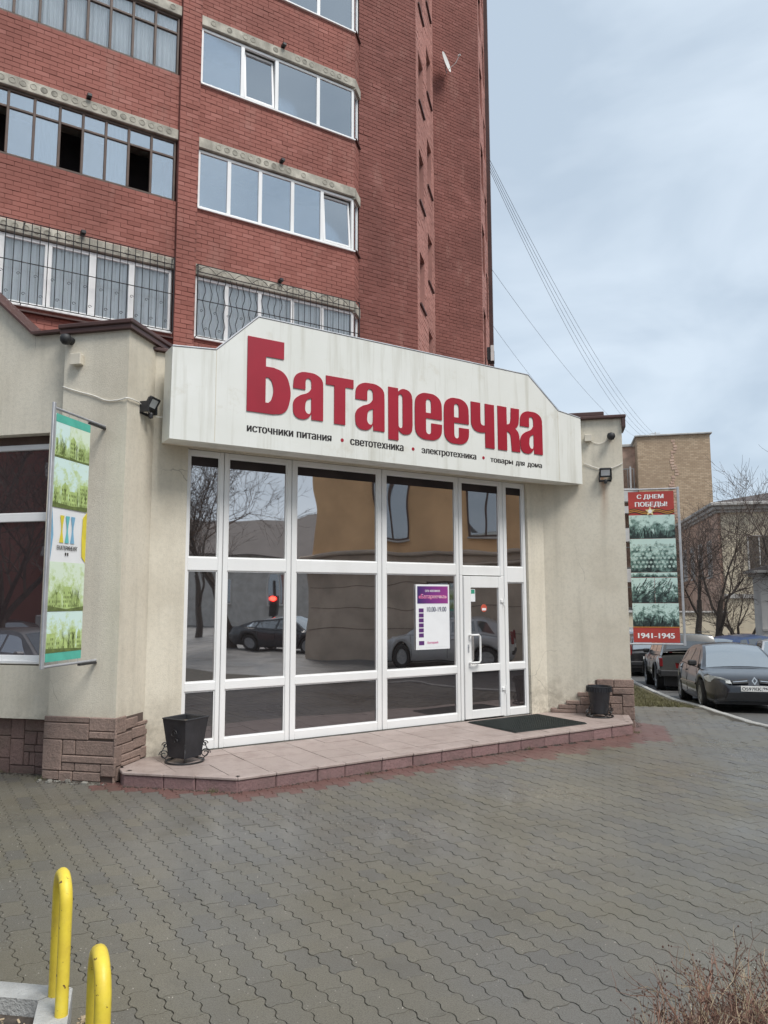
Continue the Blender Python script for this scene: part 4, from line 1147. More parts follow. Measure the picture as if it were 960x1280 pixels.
# generic printed figures: a crowd and a few leaning shapes
simple('print_pale', (0.40, 0.52, 0.47), 0.45, 0.35, 25)
ranks = MB(CM); rp = random.Random(5)
for _ in range(150):                                     # dark coats and poles between the heads
    x = rp.uniform(X0 + .01, X1 - .02); zb_ = rp.uniform(2.39, 2.85); hh = rp.uniform(.03, .09)
    ranks.add([(x, -.0041, zb_), (x + rp.uniform(.012, .03), -.0041, zb_), (x + rp.uniform(.0, .03), -.0041, zb_ + hh), (x - .008, -.0041, zb_ + hh)], [(0, 1, 2, 3)])
for _ in range(70):
    x = rp.uniform(X0 + .02, X1 - .05); zb_ = rp.uniform(1.88, 2.18); L = rp.uniform(.05, .16); a = rp.uniform(.4, 1.2)
    ranks.add([(x, -.0046, zb_), (x + .014, -.0046, zb_), (min(x + L * math.sin(a) + .012, X1), -.0046, min(zb_ + L * math.cos(a), 2.27)), (min(x + L * math.sin(a), X1), -.0046, min(zb_ + L * math.cos(a), 2.28))], [(0, 1, 2, 3)])
stuff(ranks.build('printed_ranks', 'print_deep', bn))
crowd = MB(CM)
for r_ in range(6):
    for c_ in range(11):
        x = X0 + .04 + c_ * .064 + (r_ % 2) * .03 + rp.uniform(-.008, .008); z = 2.47 + r_ * .072
        crowd.lathe([(0.022, 0), (0.022, 0.0006)], 8, Matrix.Translation((x, -0.0046, z)) @ Matrix.Rotation(R(90), 4, 'X'))
stuff(crowd.build('printed_crowd', 'print_pale', bn))
fg = MB(CM)
for x0_, zb_, n_, hmax, zt_ in ((1.27, 2.945, 26, .26, 3.325), (1.30, 1.475, 34, .22, 1.85)):
    for i in range(n_):                                  # small leaning figures and banner poles
        x = x0_ + .66 * i / n_ + rp.uniform(-.015, .015); hh = hmax * rp.uniform(.25, 1.0) * (1 - .5 * abs(i / n_ - (.25 if zb_ > 2 else .5))); a = rp.uniform(-.35, .45)
        wd = rp.uniform(.008, .022); zz = min(zb_ + hh, zt_)
        fg.add([(x, -.0047, zb_), (x + wd, -.0047, zb_), (min(x + wd * .7 + hh * math.sin(a), X1), -.0047, zz), (max(min(x + hh * math.sin(a), X1 - .002), X0), -.0047, zz)], [(0, 1, 2, 3)])
stuff(fg.build('printed_figures', 'print_deep', bn))
MB(CM).prism([(1.55, 3.13), (1.80, 3.24), (1.84, 3.10), (1.70, 3.03), (1.58, 3.04)], -0.0044, -0.0038).build('printed_mark', 'print_grey', bn)
pan(X0, X1, 1.462, 1.474, 'print_orange', -0.0056)

# ------------------------------------------------------------------ lamps, boxes, cameras, cables
def floodlight(label, P, facing, tilt=28):
    """black LED floodlight on a bracket; facing = world direction of the wall's outward normal"""
    rz = math.atan2(facing[1], facing[0]) - math.pi / 2          # local +y = outward
    o = thing('floodlight', label, 'floodlight', P, 'floodlights on the shop front', rot=(0, 0, rz))
    T = Matrix.Translation((0, 0.11, 0.02)) @ Matrix.Rotation(R(-tilt), 4, 'X')
    b = MB(); b.cbox(-0.095, 0.095, -0.028, 0.012, -0.075, 0.075, 0.012, T)
    for k in range(7): b.box(-0.07 + k * .022, -0.062 + k * .022, -0.045, -0.028, -0.05, 0.05, T)
    b.build('housing', 'black_iron', o)
    rim = MB(); rect = [(-.085, -.065), (.085, -.065), (.085, .065), (-.085, .065)]
    for i in range(4):
        (a, b_), (c_, d) = rect[i], rect[(i + 1) % 4]
        rim.tube([(a, .016, b_), (c_, .016, d)], 0.012, 6, T)
    rim.build('bezel', 'black_iron', o)
    MB().box(-0.07, 0.07, 0.0125, 0.0145, -0.05, 0.05, T).build('lamp_glass', 'lamp_face', o)
    br = MB(); br.cbox(-0.10, -0.085, 0.0, 0.12, -0.10, 0.03, 0.003); br.cbox(0.085, 0.10, 0.0, 0.12, -0.10, 0.03, 0.003); br.cbox(-0.10, 0.10, 0.0, 0.012, -0.115, -0.085, 0.003)
    br.build('bracket', 'black_iron', o)
    MB().lathe([(0.0, -.05), (.026, -.04), (.03, 0), (.026, .02), (.0, .03)], 12, Matrix.Translation((0, .09, -.115))).build('sensor', 'black_iron', o, 60)
    return o
floodlight('black floodlight on the pilaster side wall beside the sign', (-4.67, 7.86, 4.22), (1, -0.0))
floodlight('black floodlight above a rust streak on the right wall', (0.845, 12.60, 3.94), (0, -1))
def dome(label, P):
    o = thing('security_camera', label, 'camera', P, 'black dome cameras under the roof edge', rot=(0, 0, 0))
    MB().lathe([(.045, 0), (.045, .03), (.03, .05), (.03, .09)], 14, Matrix.Rotation(R(90), 4, 'X')).build('mount', 'black_plastic', o, 40)
    MB().lathe([(.0, -.065), (.04, -.055), (.062, -.02), (.065, .01), (.055, .045), (.02, .06), (0, .062)], 16, Matrix.Translation((0, -.11, -.01))).build('globe', 'black_plastic', o, 60)
dome('black dome camera on the pilaster under the brown flashing', (-5.42, 7.5, 4.94)); dome('black dome camera on the right wall under the flashing', (0.955, 12.60, 4.56))
def jbox(label, P, w):
    o = thing('junction_box', label, 'junction box', P, 'cream junction boxes on the walls', rot=(0, 0, 0))
    MB().cbox(-w / 2, w / 2, -0.07, 0.0, -w / 2, w / 2, 0.008).build('box', 'cream_box', o)
    MB().cbox(-w / 2 - .006, w / 2 + .006, -0.082, -0.0705, -w / 2 - .006, w / 2 + .006, 0.006).build('cover', 'cream_box', o)
jbox('cream junction box on the pilaster below the dome camera', (-5.31, 7.5, 4.70), 0.125); jbox('cream junction box on the right wall beside the sign end', (0.60, 12.60, 4.55), 0.105)
def cable(label, pts, r=0.007, mat='cable_white', n=6, group=None, name='cable', cat='cable'):
    P = [Vector(p) for p in pts]; out = []
    for i in range(len(P) - 1):
        a, b, c, d = P[max(i - 1, 0)], P[i], P[i + 1], P[min(i + 2, len(P) - 1)]
        for k in range(8):
            t = k / 8
            out.append(0.5 * ((2 * b) + (c - a) * t + (2 * a - 5 * b + 4 * c - d) * t * t + (3 * b - a - 3 * c + d) * t ** 3))
    out.append(P[-1])
    return tag(MB().tube(out, r, n).build(name, mat, None, 60), label, cat, group)
cable('white cable sagging across the pilaster to the floodlight', [(-5.50, 7.488, 4.40), (-5.3, 7.488, 4.33), (-5.1, 7.488, 4.27), (-4.92, 7.488, 4.20), (-4.75, 7.488, 4.20), (-4.655, 7.49, 4.215), (-4.652, 7.7, 4.22), (-4.66, 7.84, 4.2)])
cable('white cable looping from the floodlight to the sign end', [(-4.66, 7.9, 4.18), (-4.60, 8.0, 4.12), (-4.50, 8.05, 4.13), (-4.42, 8.02, 4.25), (-4.40, 8.0, 4.40)])
cable('thin cable sagging between the sign end and the floodlight on the right wall', [(0.52, 12.585, 4.14), (0.70, 12.585, 4.06), (0.84, 12.585, 4.03), (1.0, 12.585, 4.06), (1.13, 12.585, 4.12)])
cable('thin cable from the junction box to the dome camera on the right wall', [(0.65, 12.592, 4.50), (0.75, 12.59, 4.46), (0.86, 12.59, 4.48), (0.93, 12.59, 4.56)], 0.004)

# ------------------------------------------------------------------ litter bins
def scroll(mb, c, r, M, turns=1.4, th=0.006):
    pts = []
    for i in range(22):
        t = i / 21; a = t * turns * 2 * math.pi; q = r * (1 - .72 * t)
        pts.append((c[0] + q * math.cos(a), c[1], c[2] + q * math.sin(a)))
    mb.tube(pts, th, 5, M)
def square_bin():
    o = thing('litter_bin', 'square tapered black litter bin on a scrolled iron stand by the pilaster', 'litter bin', (-4.10, 8.00, PLAT_Z), 'black litter bins', rot=(0, 0, R(-18)))
    b = MB(); n = 4
    lo, hi, z0, z1 = 0.125, 0.178, 0.06, 0.485
    for z, s_ in ((z0, lo),): pass
    v = [(-lo, -lo, z0), (lo, -lo, z0), (lo, lo, z0), (-lo, lo, z0), (-hi, -hi, z1), (hi, -hi, z1), (hi, hi, z1), (-hi, hi, z1)]
    q = 0.02
    v += [(-lo + q, -lo + q, z0 + q), (lo - q, -lo + q, z0 + q), (lo - q, lo - q, z0 + q), (-lo + q, lo - q, z0 + q), (-hi + q, -hi + q, z1), (hi - q, -hi + q, z1), (hi - q, hi - q, z1), (-hi + q, hi - q, z1)]
    f = [(3, 2, 1, 0), (8, 9, 10, 11)]
    for i in range(4):
        j = (i + 1) % 4
        f += [(i, j, 4 + j, 4 + i), (8 + j, 8 + i, 12 + i, 12 + j), (4 + i, 4 + j, 12 + j, 12 + i)]
    b.add(v, f); b.build('bucket', 'bin_black', o)
    rim = MB()
    for i in range(4):
        a = [(-hi, -hi), (hi, -hi), (hi, hi), (-hi, hi)]; rim.tube([(*a[i], z1), (*a[(i + 1) % 4], z1)], 0.008, 6)
    rim.build('rim', 'bin_black', o)
    bag = MB(); bag.add([(-.17, -.17, .47), (.17, -.17, .44), (.17, .17, .47), (-.17, .17, .43), (0, 0, .40)], [(0, 1, 4), (1, 2, 4), (2, 3, 4), (3, 0, 4)]); bag.build('litter', 'shrub_straw', o)
    s = MB(); s.tube([(0.21 * math.cos(t), 0.21 * math.sin(t), 0.014) for t in [k * math.pi / 14 for k in range(28)]], 0.010, 6, None, True, True)
    for k in range(4):
        M = Matrix.Rotation(R(45 + 90 * k), 4, 'Z')
        s.tube([(0.21, 0, .014), (0.10, 0, .05), (0.0, 0, .06)], 0.008, 6, M); scroll(s, (0.225, 0, 0.085), 0.055, M); scroll(s, (0.215, 0, 0.19), 0.035, M, 1.2)
        s.tube([(0.20, 0, .03), (0.262, 0, .09), (0.235, 0, .15), (0.20, 0, .22), (0.212, 0, .28)], 0.006, 5, M)
    s.build('stand', 'black_iron', o, 60)
    pl = MB(); scroll(pl, (0.0, -0.178, 0.33), 0.05, None, 1.3, 0.005); scroll(pl, (0.02, -0.168, 0.25), 0.03, None, 1.0, 0.005); scroll(pl, (-0.178, 0, 0.38), 0.04, Matrix.Rotation(R(-90), 4, 'Z') @ Matrix.Translation((0.1, 0, 0)), 1.0, 0.005) if 0 else None
    pl.build('scroll_ornament', 'black_iron', o, 60)
square_bin()
def round_bin():
    o = thing('litter_bin', 'round black bucket litter bin on a scrolled iron stand by the right wall', 'litter bin', (0.62, 12.30, PLAT_Z), 'black litter bins', rot=(0, 0, 0.3))
    MB().lathe([(.0, .055), (.125, .055), (.128, .075), (.165, .36), (.185, .40), (.185, .445), (.192, .45), (.192, .462), (.175, .462), (.170, .40), (.12, .10), (.0, .10)], 24, None, False).build('bucket', 'bin_black', o, 40)
    ri = MB()
    for k in range(30):
        a = k * 2 * math.pi / 30; ri.lathe([(.006, .38), (.006, .455)], 5, Matrix.Translation((.188 * math.cos(a), .188 * math.sin(a), 0)))
    ri.build('rim', 'bin_black', o)
    s = MB(); s.tube([(0.20 * math.cos(t), 0.20 * math.sin(t), 0.012) for t in [k * math.pi / 14 for k in range(28)]], 0.010, 6, None, True, True)
    for k in range(4):
        M = Matrix.Rotation(R(20 + 90 * k), 4, 'Z'); s.tube([(0.20, 0, .012), (0.10, 0, .045), (0.0, 0, .05)], 0.008, 6, M); scroll(s, (0.215, 0, 0.075), 0.052, M)
        s.tube([(0.20, 0, .02), (0.25, 0, .08), (0.20, 0, .16), (0.155, 0, .21)], 0.006, 5, M)
    s.build('stand', 'black_iron', o, 60)
round_bin()

# ------------------------------------------------------------------ yellow hoops on the concrete edging
def hoop(label, P, ang, w=0.20, h=0.62, r=0.030):
    o = thing('yellow_hoop', label, 'barrier', P, 'yellow steel hoops on the edging', rot=(0, 0, ang))
    pts = [(-w / 2, 0, -0.05), (-w / 2, 0, 0.1), (-w / 2, 0, h - w / 2)]
    pts += [(-w / 2 * math.cos(t), 0, h - w / 2 + w / 2 * math.sin(t)) for t in [math.pi * k / 12 for k in range(1, 12)]]
    pts += [(w / 2, 0, h - w / 2), (w / 2, 0, 0.1), (w / 2, 0, -0.05)]
    MB().tube(pts, r, 14).build('pipe', 'yellow_paint', o, 60)
    ch = MB(); rr = random.Random(int(P[0] * -100))
    for k in range(9):
        z = rr.uniform(.1, h - .1); a = rr.uniform(-2.6, -.2); s_ = rr.uniform(.003, .008); q = rr.choice((-w / 2, w / 2))
        ch.add([((r + .0006) * math.cos(a + da) + q, (r + .0006) * math.sin(a + da), z + dz) for da, dz in ((-s_ * 25, 0), (0, -s_ * 1.4), (s_ * 22, 0.001), (s_ * 4, s_ * 1.6))], [(0, 1, 2, 3)])
    ch.build('paint_chips', 'flashing', o)
hoop('yellow steel hoop standing at the corner of the concrete edging', (-2.245, 3.225, 0.125), R(134), 0.20, 0.565, 0.028)
hoop('yellow steel hoop beyond the corner of the concrete edging, nearer the street', (-1.62, 2.56, 0.125), R(130), 0.22, 0.565, 0.028)
edg = thing('planter_edging', 'pale concrete edging round a bed of bare soil', 'planter', (-2.6, 3.0, 0))
for n_, pts in enumerate(([(-2.36, 3.24), (-2.28, 3.375), (-3.6, 3.30), (-3.6, 3.17)], [(-2.355, 3.238), (-2.02, 2.68), (-1.90, 2.75), (-2.272, 3.372)], [(-2.018, 2.676), (-1.40, 1.75), (-1.26, 1.80), (-1.896, 2.746)])):
    m_ = MB(); m_.slab(pts, -0.05, 0.128); 
    m_.build('edging_block', 'kerb_concrete', edg)
MB().slab([(-3.6, 3.168), (-2.36, 3.236), (-1.402, 1.748), (-3.6, 1.7)], -0.05, 0.055).build('soil', 'soil', edg)
ch = MB(); rr = random.Random(9)
for _ in range(700):
    x, y = rr.uniform(-3.0, -1.9), rr.uniform(2.4, 3.2)
    if not inside((x, y), [(-3.6, 3.15), (-2.38, 3.22), (-1.5, 1.85), (-3.6, 1.7)]): continue
    r = rr.uniform(.004, .016); ch.cbox(-r, r, -r * .4, r * .4, -r * .25, r * .25, r * .1, Matrix.Translation((x, y, .055 + r * .2)) @ Matrix.Rotation(rr.random() * 6, 4, (rr.gauss(0, .3), rr.gauss(0, .3), 1)))
stuff(ch.build('mulch', 'shrub_straw', edg))
# leaf litter along the edging foot
ll = MB()
for _ in range(260):
    t = rr.random(); x = -2.26 + .9 * t + abs(rr.gauss(0, .03)) + .02; y = 3.36 - 1.5 * t + abs(rr.gauss(0, .03)); r = rr.uniform(.004, .014)
    ll.cbox(-r, r, -r * .5, r * .5, -r * .3, r * .3, r * .1, Matrix.Translation((x, y, r * .3)) @ Matrix.Rotation(rr.random() * 6, 4, (rr.gauss(0, .3), rr.gauss(0, .3), 1)))
stuff(tag(ll.build('leaf_litter', 'shrub_straw'), 'dry leaf litter lying along the foot of the concrete edging', 'litter'))

# ------------------------------------------------------------------ clipped winter shrub in the corner
shrub = thing('bare_shrub', 'low brown leafless shrub with dry seed heads beside the paving', 'shrub', (0.75, 3.05, 0))
rr = random.Random(21)
stems, straw, buds, green = MB(), MB(), MB(), MB()
def twig(mb, p, d, L, r, lev):
    pts = [p]; q = p.copy(); dd = d.copy()
    n = 3
    for k in range(n):
        dd = (dd + Vector((rr.gauss(0, .16), rr.gauss(0, .16), rr.gauss(.03, .1)))).normalized(); q = q + dd * (L / n); pts.append(q.copy())
    mb.tube(pts, [r, r * .8, r * .62, r * .4], 3, None, False)
    if lev < 2:
        for k in range(2 if lev else 4):
            i = rr.randint(1, 3); twig(mb, pts[i], (dd + Vector((rr.gauss(0, .7), rr.gauss(0, .7), rr.gauss(.1, .4)))).normalized(), L * rr.uniform(.3, .55), r * .6, lev + 1)
    if rr.random() < .55:
        s_ = rr.uniform(.0025, .0055); c = pts[-1]
        buds.add([(c.x + s_, c.y, c.z), (c.x - s_, c.y, c.z), (c.x, c.y + s_, c.z), (c.x, c.y - s_, c.z), (c.x, c.y, c.z + s_ * 1.4), (c.x, c.y, c.z - s_)],
                 [(0, 2, 4), (2, 1, 4), (1, 3, 4), (3, 0, 4), (2, 0, 5), (1, 2, 5), (3, 1, 5), (0, 3, 5)])
for _ in range(4600):
    u, w = rr.random(), rr.random()
    x = 0.10 + 1.6 * u; y = 2.75 + 1.1 * w
    if x < .22 + .25 * (y - 3.0) + rr.uniform(0, .1): continue
    # the clump's near-left edge is ragged
    if y > 3.30 + .28 * math.sin(x * 2.1 - .3) + rr.uniform(-.1, .1): continue
    h = rr.choice((rr.uniform(.12, .25), rr.uniform(.12, .25), rr.uniform(.24, .41))) * (0.7 + .3 * min(1, (x - .1) / .5))
    twig(straw if rr.random() < .22 else stems, Vector((x, y, 0)), Vector((rr.gauss(.05, .2), rr.gauss(.10, .2), 1)).normalized(), h, rr.uniform(.0026, .0050), 0)
for _ in range(34):
    c = Vector((.95 + rr.gauss(0, .05), 3.35 + rr.gauss(0, .05), .25 + rr.gauss(0, .03))); a = rr.random() * 6; s_ = .018
    green.add([c, c + Vector((s_ * math.cos(a), s_ * math.sin(a), .01)), c + Vector((s_ * 1.8 * math.cos(a + .3), s_ * 1.8 * math.sin(a + .3), .004)), c + Vector((s_ * math.cos(a + .9), s_ * math.sin(a + .9), .0))], [(0, 1, 2, 3)])
stuff(stems.build('twigs', 'shrub_stem', shrub)); stuff(straw.build('dry_stalks', 'shrub_straw', shrub)); stuff(buds.build('seed_heads', 'shrub_bud', shrub)); stuff(green.build('leaves', 'leaf_green', shrub))
bed = MB(); bed.slab([(0.12, 2.2), (2.3, 2.2), (2.3, 3.45), (1.2, 3.62), (0.7, 3.58), (0.35, 3.35), (0.16, 3.0)], -0.02, 0.015); struct(bed.build('flower_bed', 'soil'))

# ------------------------------------------------------------------ dirt gathered where paving meets wall and platform
db = MB(); rr = random.Random(77)
def along(a, b, n, spread, side):
    for _ in range(n):
        t = rr.random(); w = abs(rr.gauss(0, spread)) + .004
        dx, dy = b[0] - a[0], b[1] - a[1]; L = math.hypot(dx, dy)
        x, y = a[0] + dx * t + side * dy / L * w, a[1] + dy * t - side * dx / L * w; r = rr.uniform(.003, .011)
        db.cbox(-r, r, -r * .6, r * .6, -r * .25, r * .3, r * .1, Matrix.Translation((x, y, gz(y) + r * .15)) @ Matrix.Rotation(rr.random() * 6, 4, (rr.gauss(0, .2), rr.gauss(0, .2), 1)))
along((-4.49, 7.39), (-3.2, 7.39), 160, .03, 1); along((-3.2, 7.39), (1.06, 11.82), 620, .03, 1); along((-7.5, 7.66), (-5.5, 7.66), 240, .05, 1); along((-5.5, 7.45), (-4.66, 7.45), 120, .05, 1); along((1.18, 12.5), (1.2, 16.0), 200, .05, 1)
stuff(tag(db.build('dirt_crumbs', 'soil'), 'dark dirt crumbs gathered along the foot of platform and walls', 'dirt'))
tf = MB()
for cx, cy, n in ((-3.45, 7.37, 40), (-2.1, 8.48, 26), (-0.4, 10.28, 22), (-5.52, 7.46, 34), (-6.2, 7.66, 30), (1.12, 11.95, 30)):
    for _ in range(n):
        a = rr.random() * 6.28; h = rr.uniform(.015, .055); x, y = cx + rr.gauss(0, .035), cy + rr.gauss(0, .03); q = .003
        if inside((x, y), PLAT): continue
        tf.add([(x - q, y, gz(y) - .002), (x + q, y, gz(y) - .002), (x + .6 * h * math.cos(a), y + .6 * h * math.sin(a), gz(y) + h)], [(0, 1, 2)])
stuff(tag(tf.build('weeds', 'grass'), 'small weed tufts sprouting at the platform edge and wall foot', 'weeds'))
# ------------------------------------------------------------------ red brick tower behind
tower = thing('apartment_tower', 'tall red brick apartment tower with glazed balconies behind the shop', 'apartment block', (-5, 18, 0))
TY = 5.80                                               # balcony plane behind the glazed shop front
BL, BH = 0.26, 0.0985                                   # brick module
FLOOR, S0 = 2.835, 8.935                                # storey pitch, top of the lowest slab in view
TOP = 27.0
bricks = []                                             # (centre, length, direction angle)
def loc(t, y): return DIAG @ Vector((t, y, 0))
def brick_face(a, b, z0, z1, holes=(), shift=0.0, mat='brick'):
    """running-bond bricks on a vertical face from a to b (world x/y), seen with a on the left"""
    a, b = Vector(a[:2]), Vector(b[:2]); L = (b - a).length; d = (b - a) / L; out = Vector((d.y, -d.x))
    n = round((z1 - z0) / BH)
    for k in range(n):
        zc = z0 + (k + .5) * (z1 - z0) / n; course = round(zc / BH)
        s = -(BL * .5 if course % 2 else 0) - shift
        while s < L:
            s0, s1 = max(s, 0), min(s + BL, L); s += BL
            segs = [(s0, s1)]
            for h0, h1, hz0, hz1 in holes:
                if hz0 - .02 < zc < hz1 + .02:
                    segs = [q for u, v in segs for q in ((u, min(v, h0)), (max(u, h1), v)) if q[1] - q[0] > .03]
            for u, v in segs:
                if v - u < .05: continue
                c = a + d * (u + v) / 2 + out * .0
                bricks.append((c.x, c.y, zc, v - u - .009, math.atan2(d.y, d.x), mat))
def mortar(a, b, z0, z1, depth, holes, name, mat='mortar'):
    """the wall body behind the bricks, with real openings"""
    a, b = Vector(a[:2]), Vector(b[:2]); L = (b - a).length; d = (b - a) / L
    M = Matrix.Translation((a.x, a.y, 0)) @ Matrix.Rotation(math.atan2(d.y, d.x), 4, 'Z')
    mb = MB(M); zs = sorted(set([z0, z1] + [h for q in holes for h in q[2:]]))
    for u, v in zip(zs, zs[1:]):
        cur = 0.0
        for h in sorted(h for h in holes if h[2] <= u + 1e-6 and h[3] >= v - 1e-6):
            if h[0] - cur > .001: mb.box(cur, h[0], .010, depth, u, v)
            cur = h[1]
        if L - cur > .001: mb.box(cur, L, .010, depth, u, v)
    return mb.build(name, mat, tower)
TA0, TA1, TP1, TB1 = -4.2, 1.45, 1.876, 5.74
levels = [S0 + FLOOR * k for k in range(-1, 6)]         # slab tops; the parapet stands on each
PAR, SLAB = 1.245, 0.235
for t0, t1, nm in ((TA0, TA1, 'left'), (TP1, TB1, 'right')):
    for k, z in enumerate(levels):
        zb = z if k else 4.3
        brick_face(loc(t0, TY), loc(t1, TY), zb, z + PAR)
        mortar(loc(t0, TY), loc(t1, TY), zb, z + PAR, 0.14, [], 'parapet')
        if k:
            sl = MB(DIAG); sl.cbox(t0, t1 + (0.02 if nm == 'right' else -.002), TY - .03, TY + 1.3, z - SLAB, z - .002, 0.012)
            sl = sl.build('floor_slab', 'concrete', tower)
            pl = MB(DIAG); x = t0 + .08; rk = random.Random(k * 7 + len(nm))
            while x < t1 - .1:
                if rk.random() < (.97 if nm == 'left' and k == 2 else .6):
                    pl.lathe([(.066 + rk.uniform(-.008, .004), 0), (.060, .007), (.05, .008), (.046, .002), (0, .002)], 14, Matrix.Translation((x, TY - .0305, z - SLAB * .47)) @ Matrix.Rotation(R(90), 4, 'X'), False)
                x += .185
            stuff(pl.build('slab_core', 'concrete_core', sl, 40))
        sp = MB(DIAG); m = (t0 + t1) / 2 if nm == 'right' else -0.35
        sp.cbox(m - .045, m + .045, TY - .13, TY + .02, z + .02, z + .09, .01); sp.build('drain_spout', 'black_iron', tower)
    # back wall of the loggias
    MB(DIAG).box(t0, t1, TY + 1.3, TY + 1.5, 4.3, TOP).build('loggia_back', 'room_grey', tower)
# pier between the two stacks of balconies, proud of them
PY = TY - .085
brick_face(loc(TA1, PY), loc(TP1, PY), 4.3, TOP)
mortar(loc(TA1, PY), loc(TP1, PY), 4.3, TOP, 1.4, [], 'pier')
brick_face(loc(TA1, TY + .25), loc(TA1, PY), 4.3, TOP) if 0 else None
# splayed end of the right stack, then the stepped walls of the tower
c0 = loc(TB1, TY); c1 = Vector((c0.x, c0.y + .43, 0))
for k, z in enumerate(levels):
    zb = z if k else 4.3
    brick_face(c0, c1, zb, z + PAR); mortar(c0, c1, zb, z + PAR, 0.14, [], 'parapet_end')
    if k:
        e = MB(); e.box(c0.x - .3, c0.x + .04, c0.y - .02, c0.y + .40, z - SLAB - .04, z - .05); e.build('slab_end', 'concrete', tower)
        cp = MB(); cp.box(c0.x - .2, c0.x + .05, c0.y - .02, c0.y + .42, z + PAR + .001, z + PAR + .035); cp.build('parapet_cap', 'flashing', tower)
C0, C1 = loc(TB1 + .30, 6.10), Vector((-3.21, 18.25, 0))
C0 = Vector((C1.x - 1.75 * S2, C1.y - 1.75 * S2, 0))
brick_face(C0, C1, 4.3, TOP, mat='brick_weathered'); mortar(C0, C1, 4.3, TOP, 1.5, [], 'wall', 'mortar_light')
P1 = Vector((-3.21, 21.20, 0))
holes = []
for k in range(-3, 5):
    for s0, s1, zt, hh in ((.36, 1.12, 16.70, 1.45), (1.72, 2.48, 15.05, 1.45)):
        z1 = zt + FLOOR * k
        if z1 < TOP - .5 and z1 - hh > 5: holes.append((s0, s1, z1 - hh, z1))
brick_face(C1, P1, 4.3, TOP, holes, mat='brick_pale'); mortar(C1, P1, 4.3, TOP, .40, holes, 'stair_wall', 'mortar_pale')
SM = Matrix.Translation(C1) @ Matrix.Rotation(R(90), 4, 'Z')
for s0, s1, z0, z1 in holes:
    w = MB(SM); rect_frame(w, s0 + .002, s1 - .002, z0 + .002, z1 - .002, .17, .23, .05, .004)
    w.cbox((s0 + s1) / 2 - .02, (s0 + s1) / 2 + .02, .172, .228, z0 + .05, z1 - .05, .004); w = w.build('stair_window', 'brown_frame', tower)
    MB(SM).box(s0 + .05, s1 - .05, .20, .206, z0 + .05, z1 - .05).build('pane', 'far_glass', w)
    sl = MB(SM); sl.cbox(s0 - .06, s1 + .06, -.05, .168, z0 - .05, z0 + .001, .004); sl.build('sill', 'flashing', w)
D1 = Vector((-1.93, 22.48, 0))
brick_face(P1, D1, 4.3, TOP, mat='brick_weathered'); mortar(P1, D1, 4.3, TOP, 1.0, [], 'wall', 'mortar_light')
E1 = Vector((-1.93, 24.9, 0)); eh = []
for k in range(0, 8):
    z1 = 8.2 + FLOOR * k * .98
    eh += [(.30, 1.15, z1 - 1.5, z1)]
    eh += [(1.55, 2.2, z1 - 2.6, z1 - 1.1)]
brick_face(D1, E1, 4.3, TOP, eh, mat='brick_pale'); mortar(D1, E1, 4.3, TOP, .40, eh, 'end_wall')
EM = Matrix.Translation(D1) @ Matrix.Rotation(R(90), 4, 'Z')
for s0, s1, z0, z1 in eh:
    MB(EM).box(s0, s1, .2, .21, z0, z1).build('pane', 'far_glass', tower)
MB().box(-1.99, -1.80, 24.9, 25.1, 4.3, TOP).build('end_pier', 'flashing', tower)
# core and cap of the tower
cr = MB(); cr.slab([tuple(loc(TA0, TY + 1.5))[:2], tuple(loc(TB1 - .6, TY + 1.5))[:2], (-4.3, 18.6), (-3.7, 21.6), (-2.5, 22.9), (-2.4, 25.0), (-9, 30), (-16, 22)], 4.3, TOP); cr.build('core', 'mortar', tower)
cap = MB(); cap.slab([tuple(loc(TA0, TY - .2))[:2], tuple(loc(TB1 + .1, TY - .2))[:2], (-2.95, 18.0), (-2.95, 21.0), (-1.6, 22.3), (-1.6, 25.3), (-9, 30.5), (-16.4, 22)], TOP + .001, TOP + .4); cap.build('roof', 'flashing', tower)
# ledges below the lowest glazed row
for z in (6.80, 7.20):
    MB(DIAG).cbox(TA0, TA1 - .01, TY - .09, TY - .001, z, z + .035, .006).build('ledge', 'flashing', tower)

# bricks: the 300 that show largest are single objects, the rest one mass
BV = lambda L: [(x, y, z) for z in (-.0435, .0435) for y in (0, .016) for x in (-L / 2, L / 2)]
BF = [(0, 1, 5, 4), (4, 5, 7, 6), (0, 2, 3, 1), (0, 4, 6, 2), (1, 3, 7, 5)]
CH = .004
def brick_geo(L):
    h = .0448
    v = [(-L / 2, .016, -h), (L / 2, .016, -h), (L / 2, .016, h), (-L / 2, .016, h),
         (-L / 2, CH, -h), (L / 2, CH, -h), (L / 2, CH, h), (-L / 2, CH, h),
         (-L / 2 + CH, 0, -h + CH), (L / 2 - CH, 0, -h + CH), (L / 2 - CH, 0, h - CH), (-L / 2 + CH, 0, h - CH)]
    f = [(8, 9, 10, 11)]
    for i in range(4):
        j = (i + 1) % 4
        f += [(i, j, 4 + j, 4 + i), (4 + i, 4 + j, 8 + j, 8 + i)]
    return np.array(v), f
order = []
for i, (x, y, z, L, a, bm_) in enumerate(bricks):
    px, py, d = pixel((x, y, z))
    if 2 < px < 958 and 2 < py < 425 and L > .2 and bm_ == 'brick' and not (px < 215 and py > 375): order.append((d, i))
one = set(i for d, i in sorted(order)[:300])
heap = {k: [[], [], 0] for k in ('brick', 'brick_weathered', 'brick_pale')}
shared = {}
rb_ = random.Random(4)
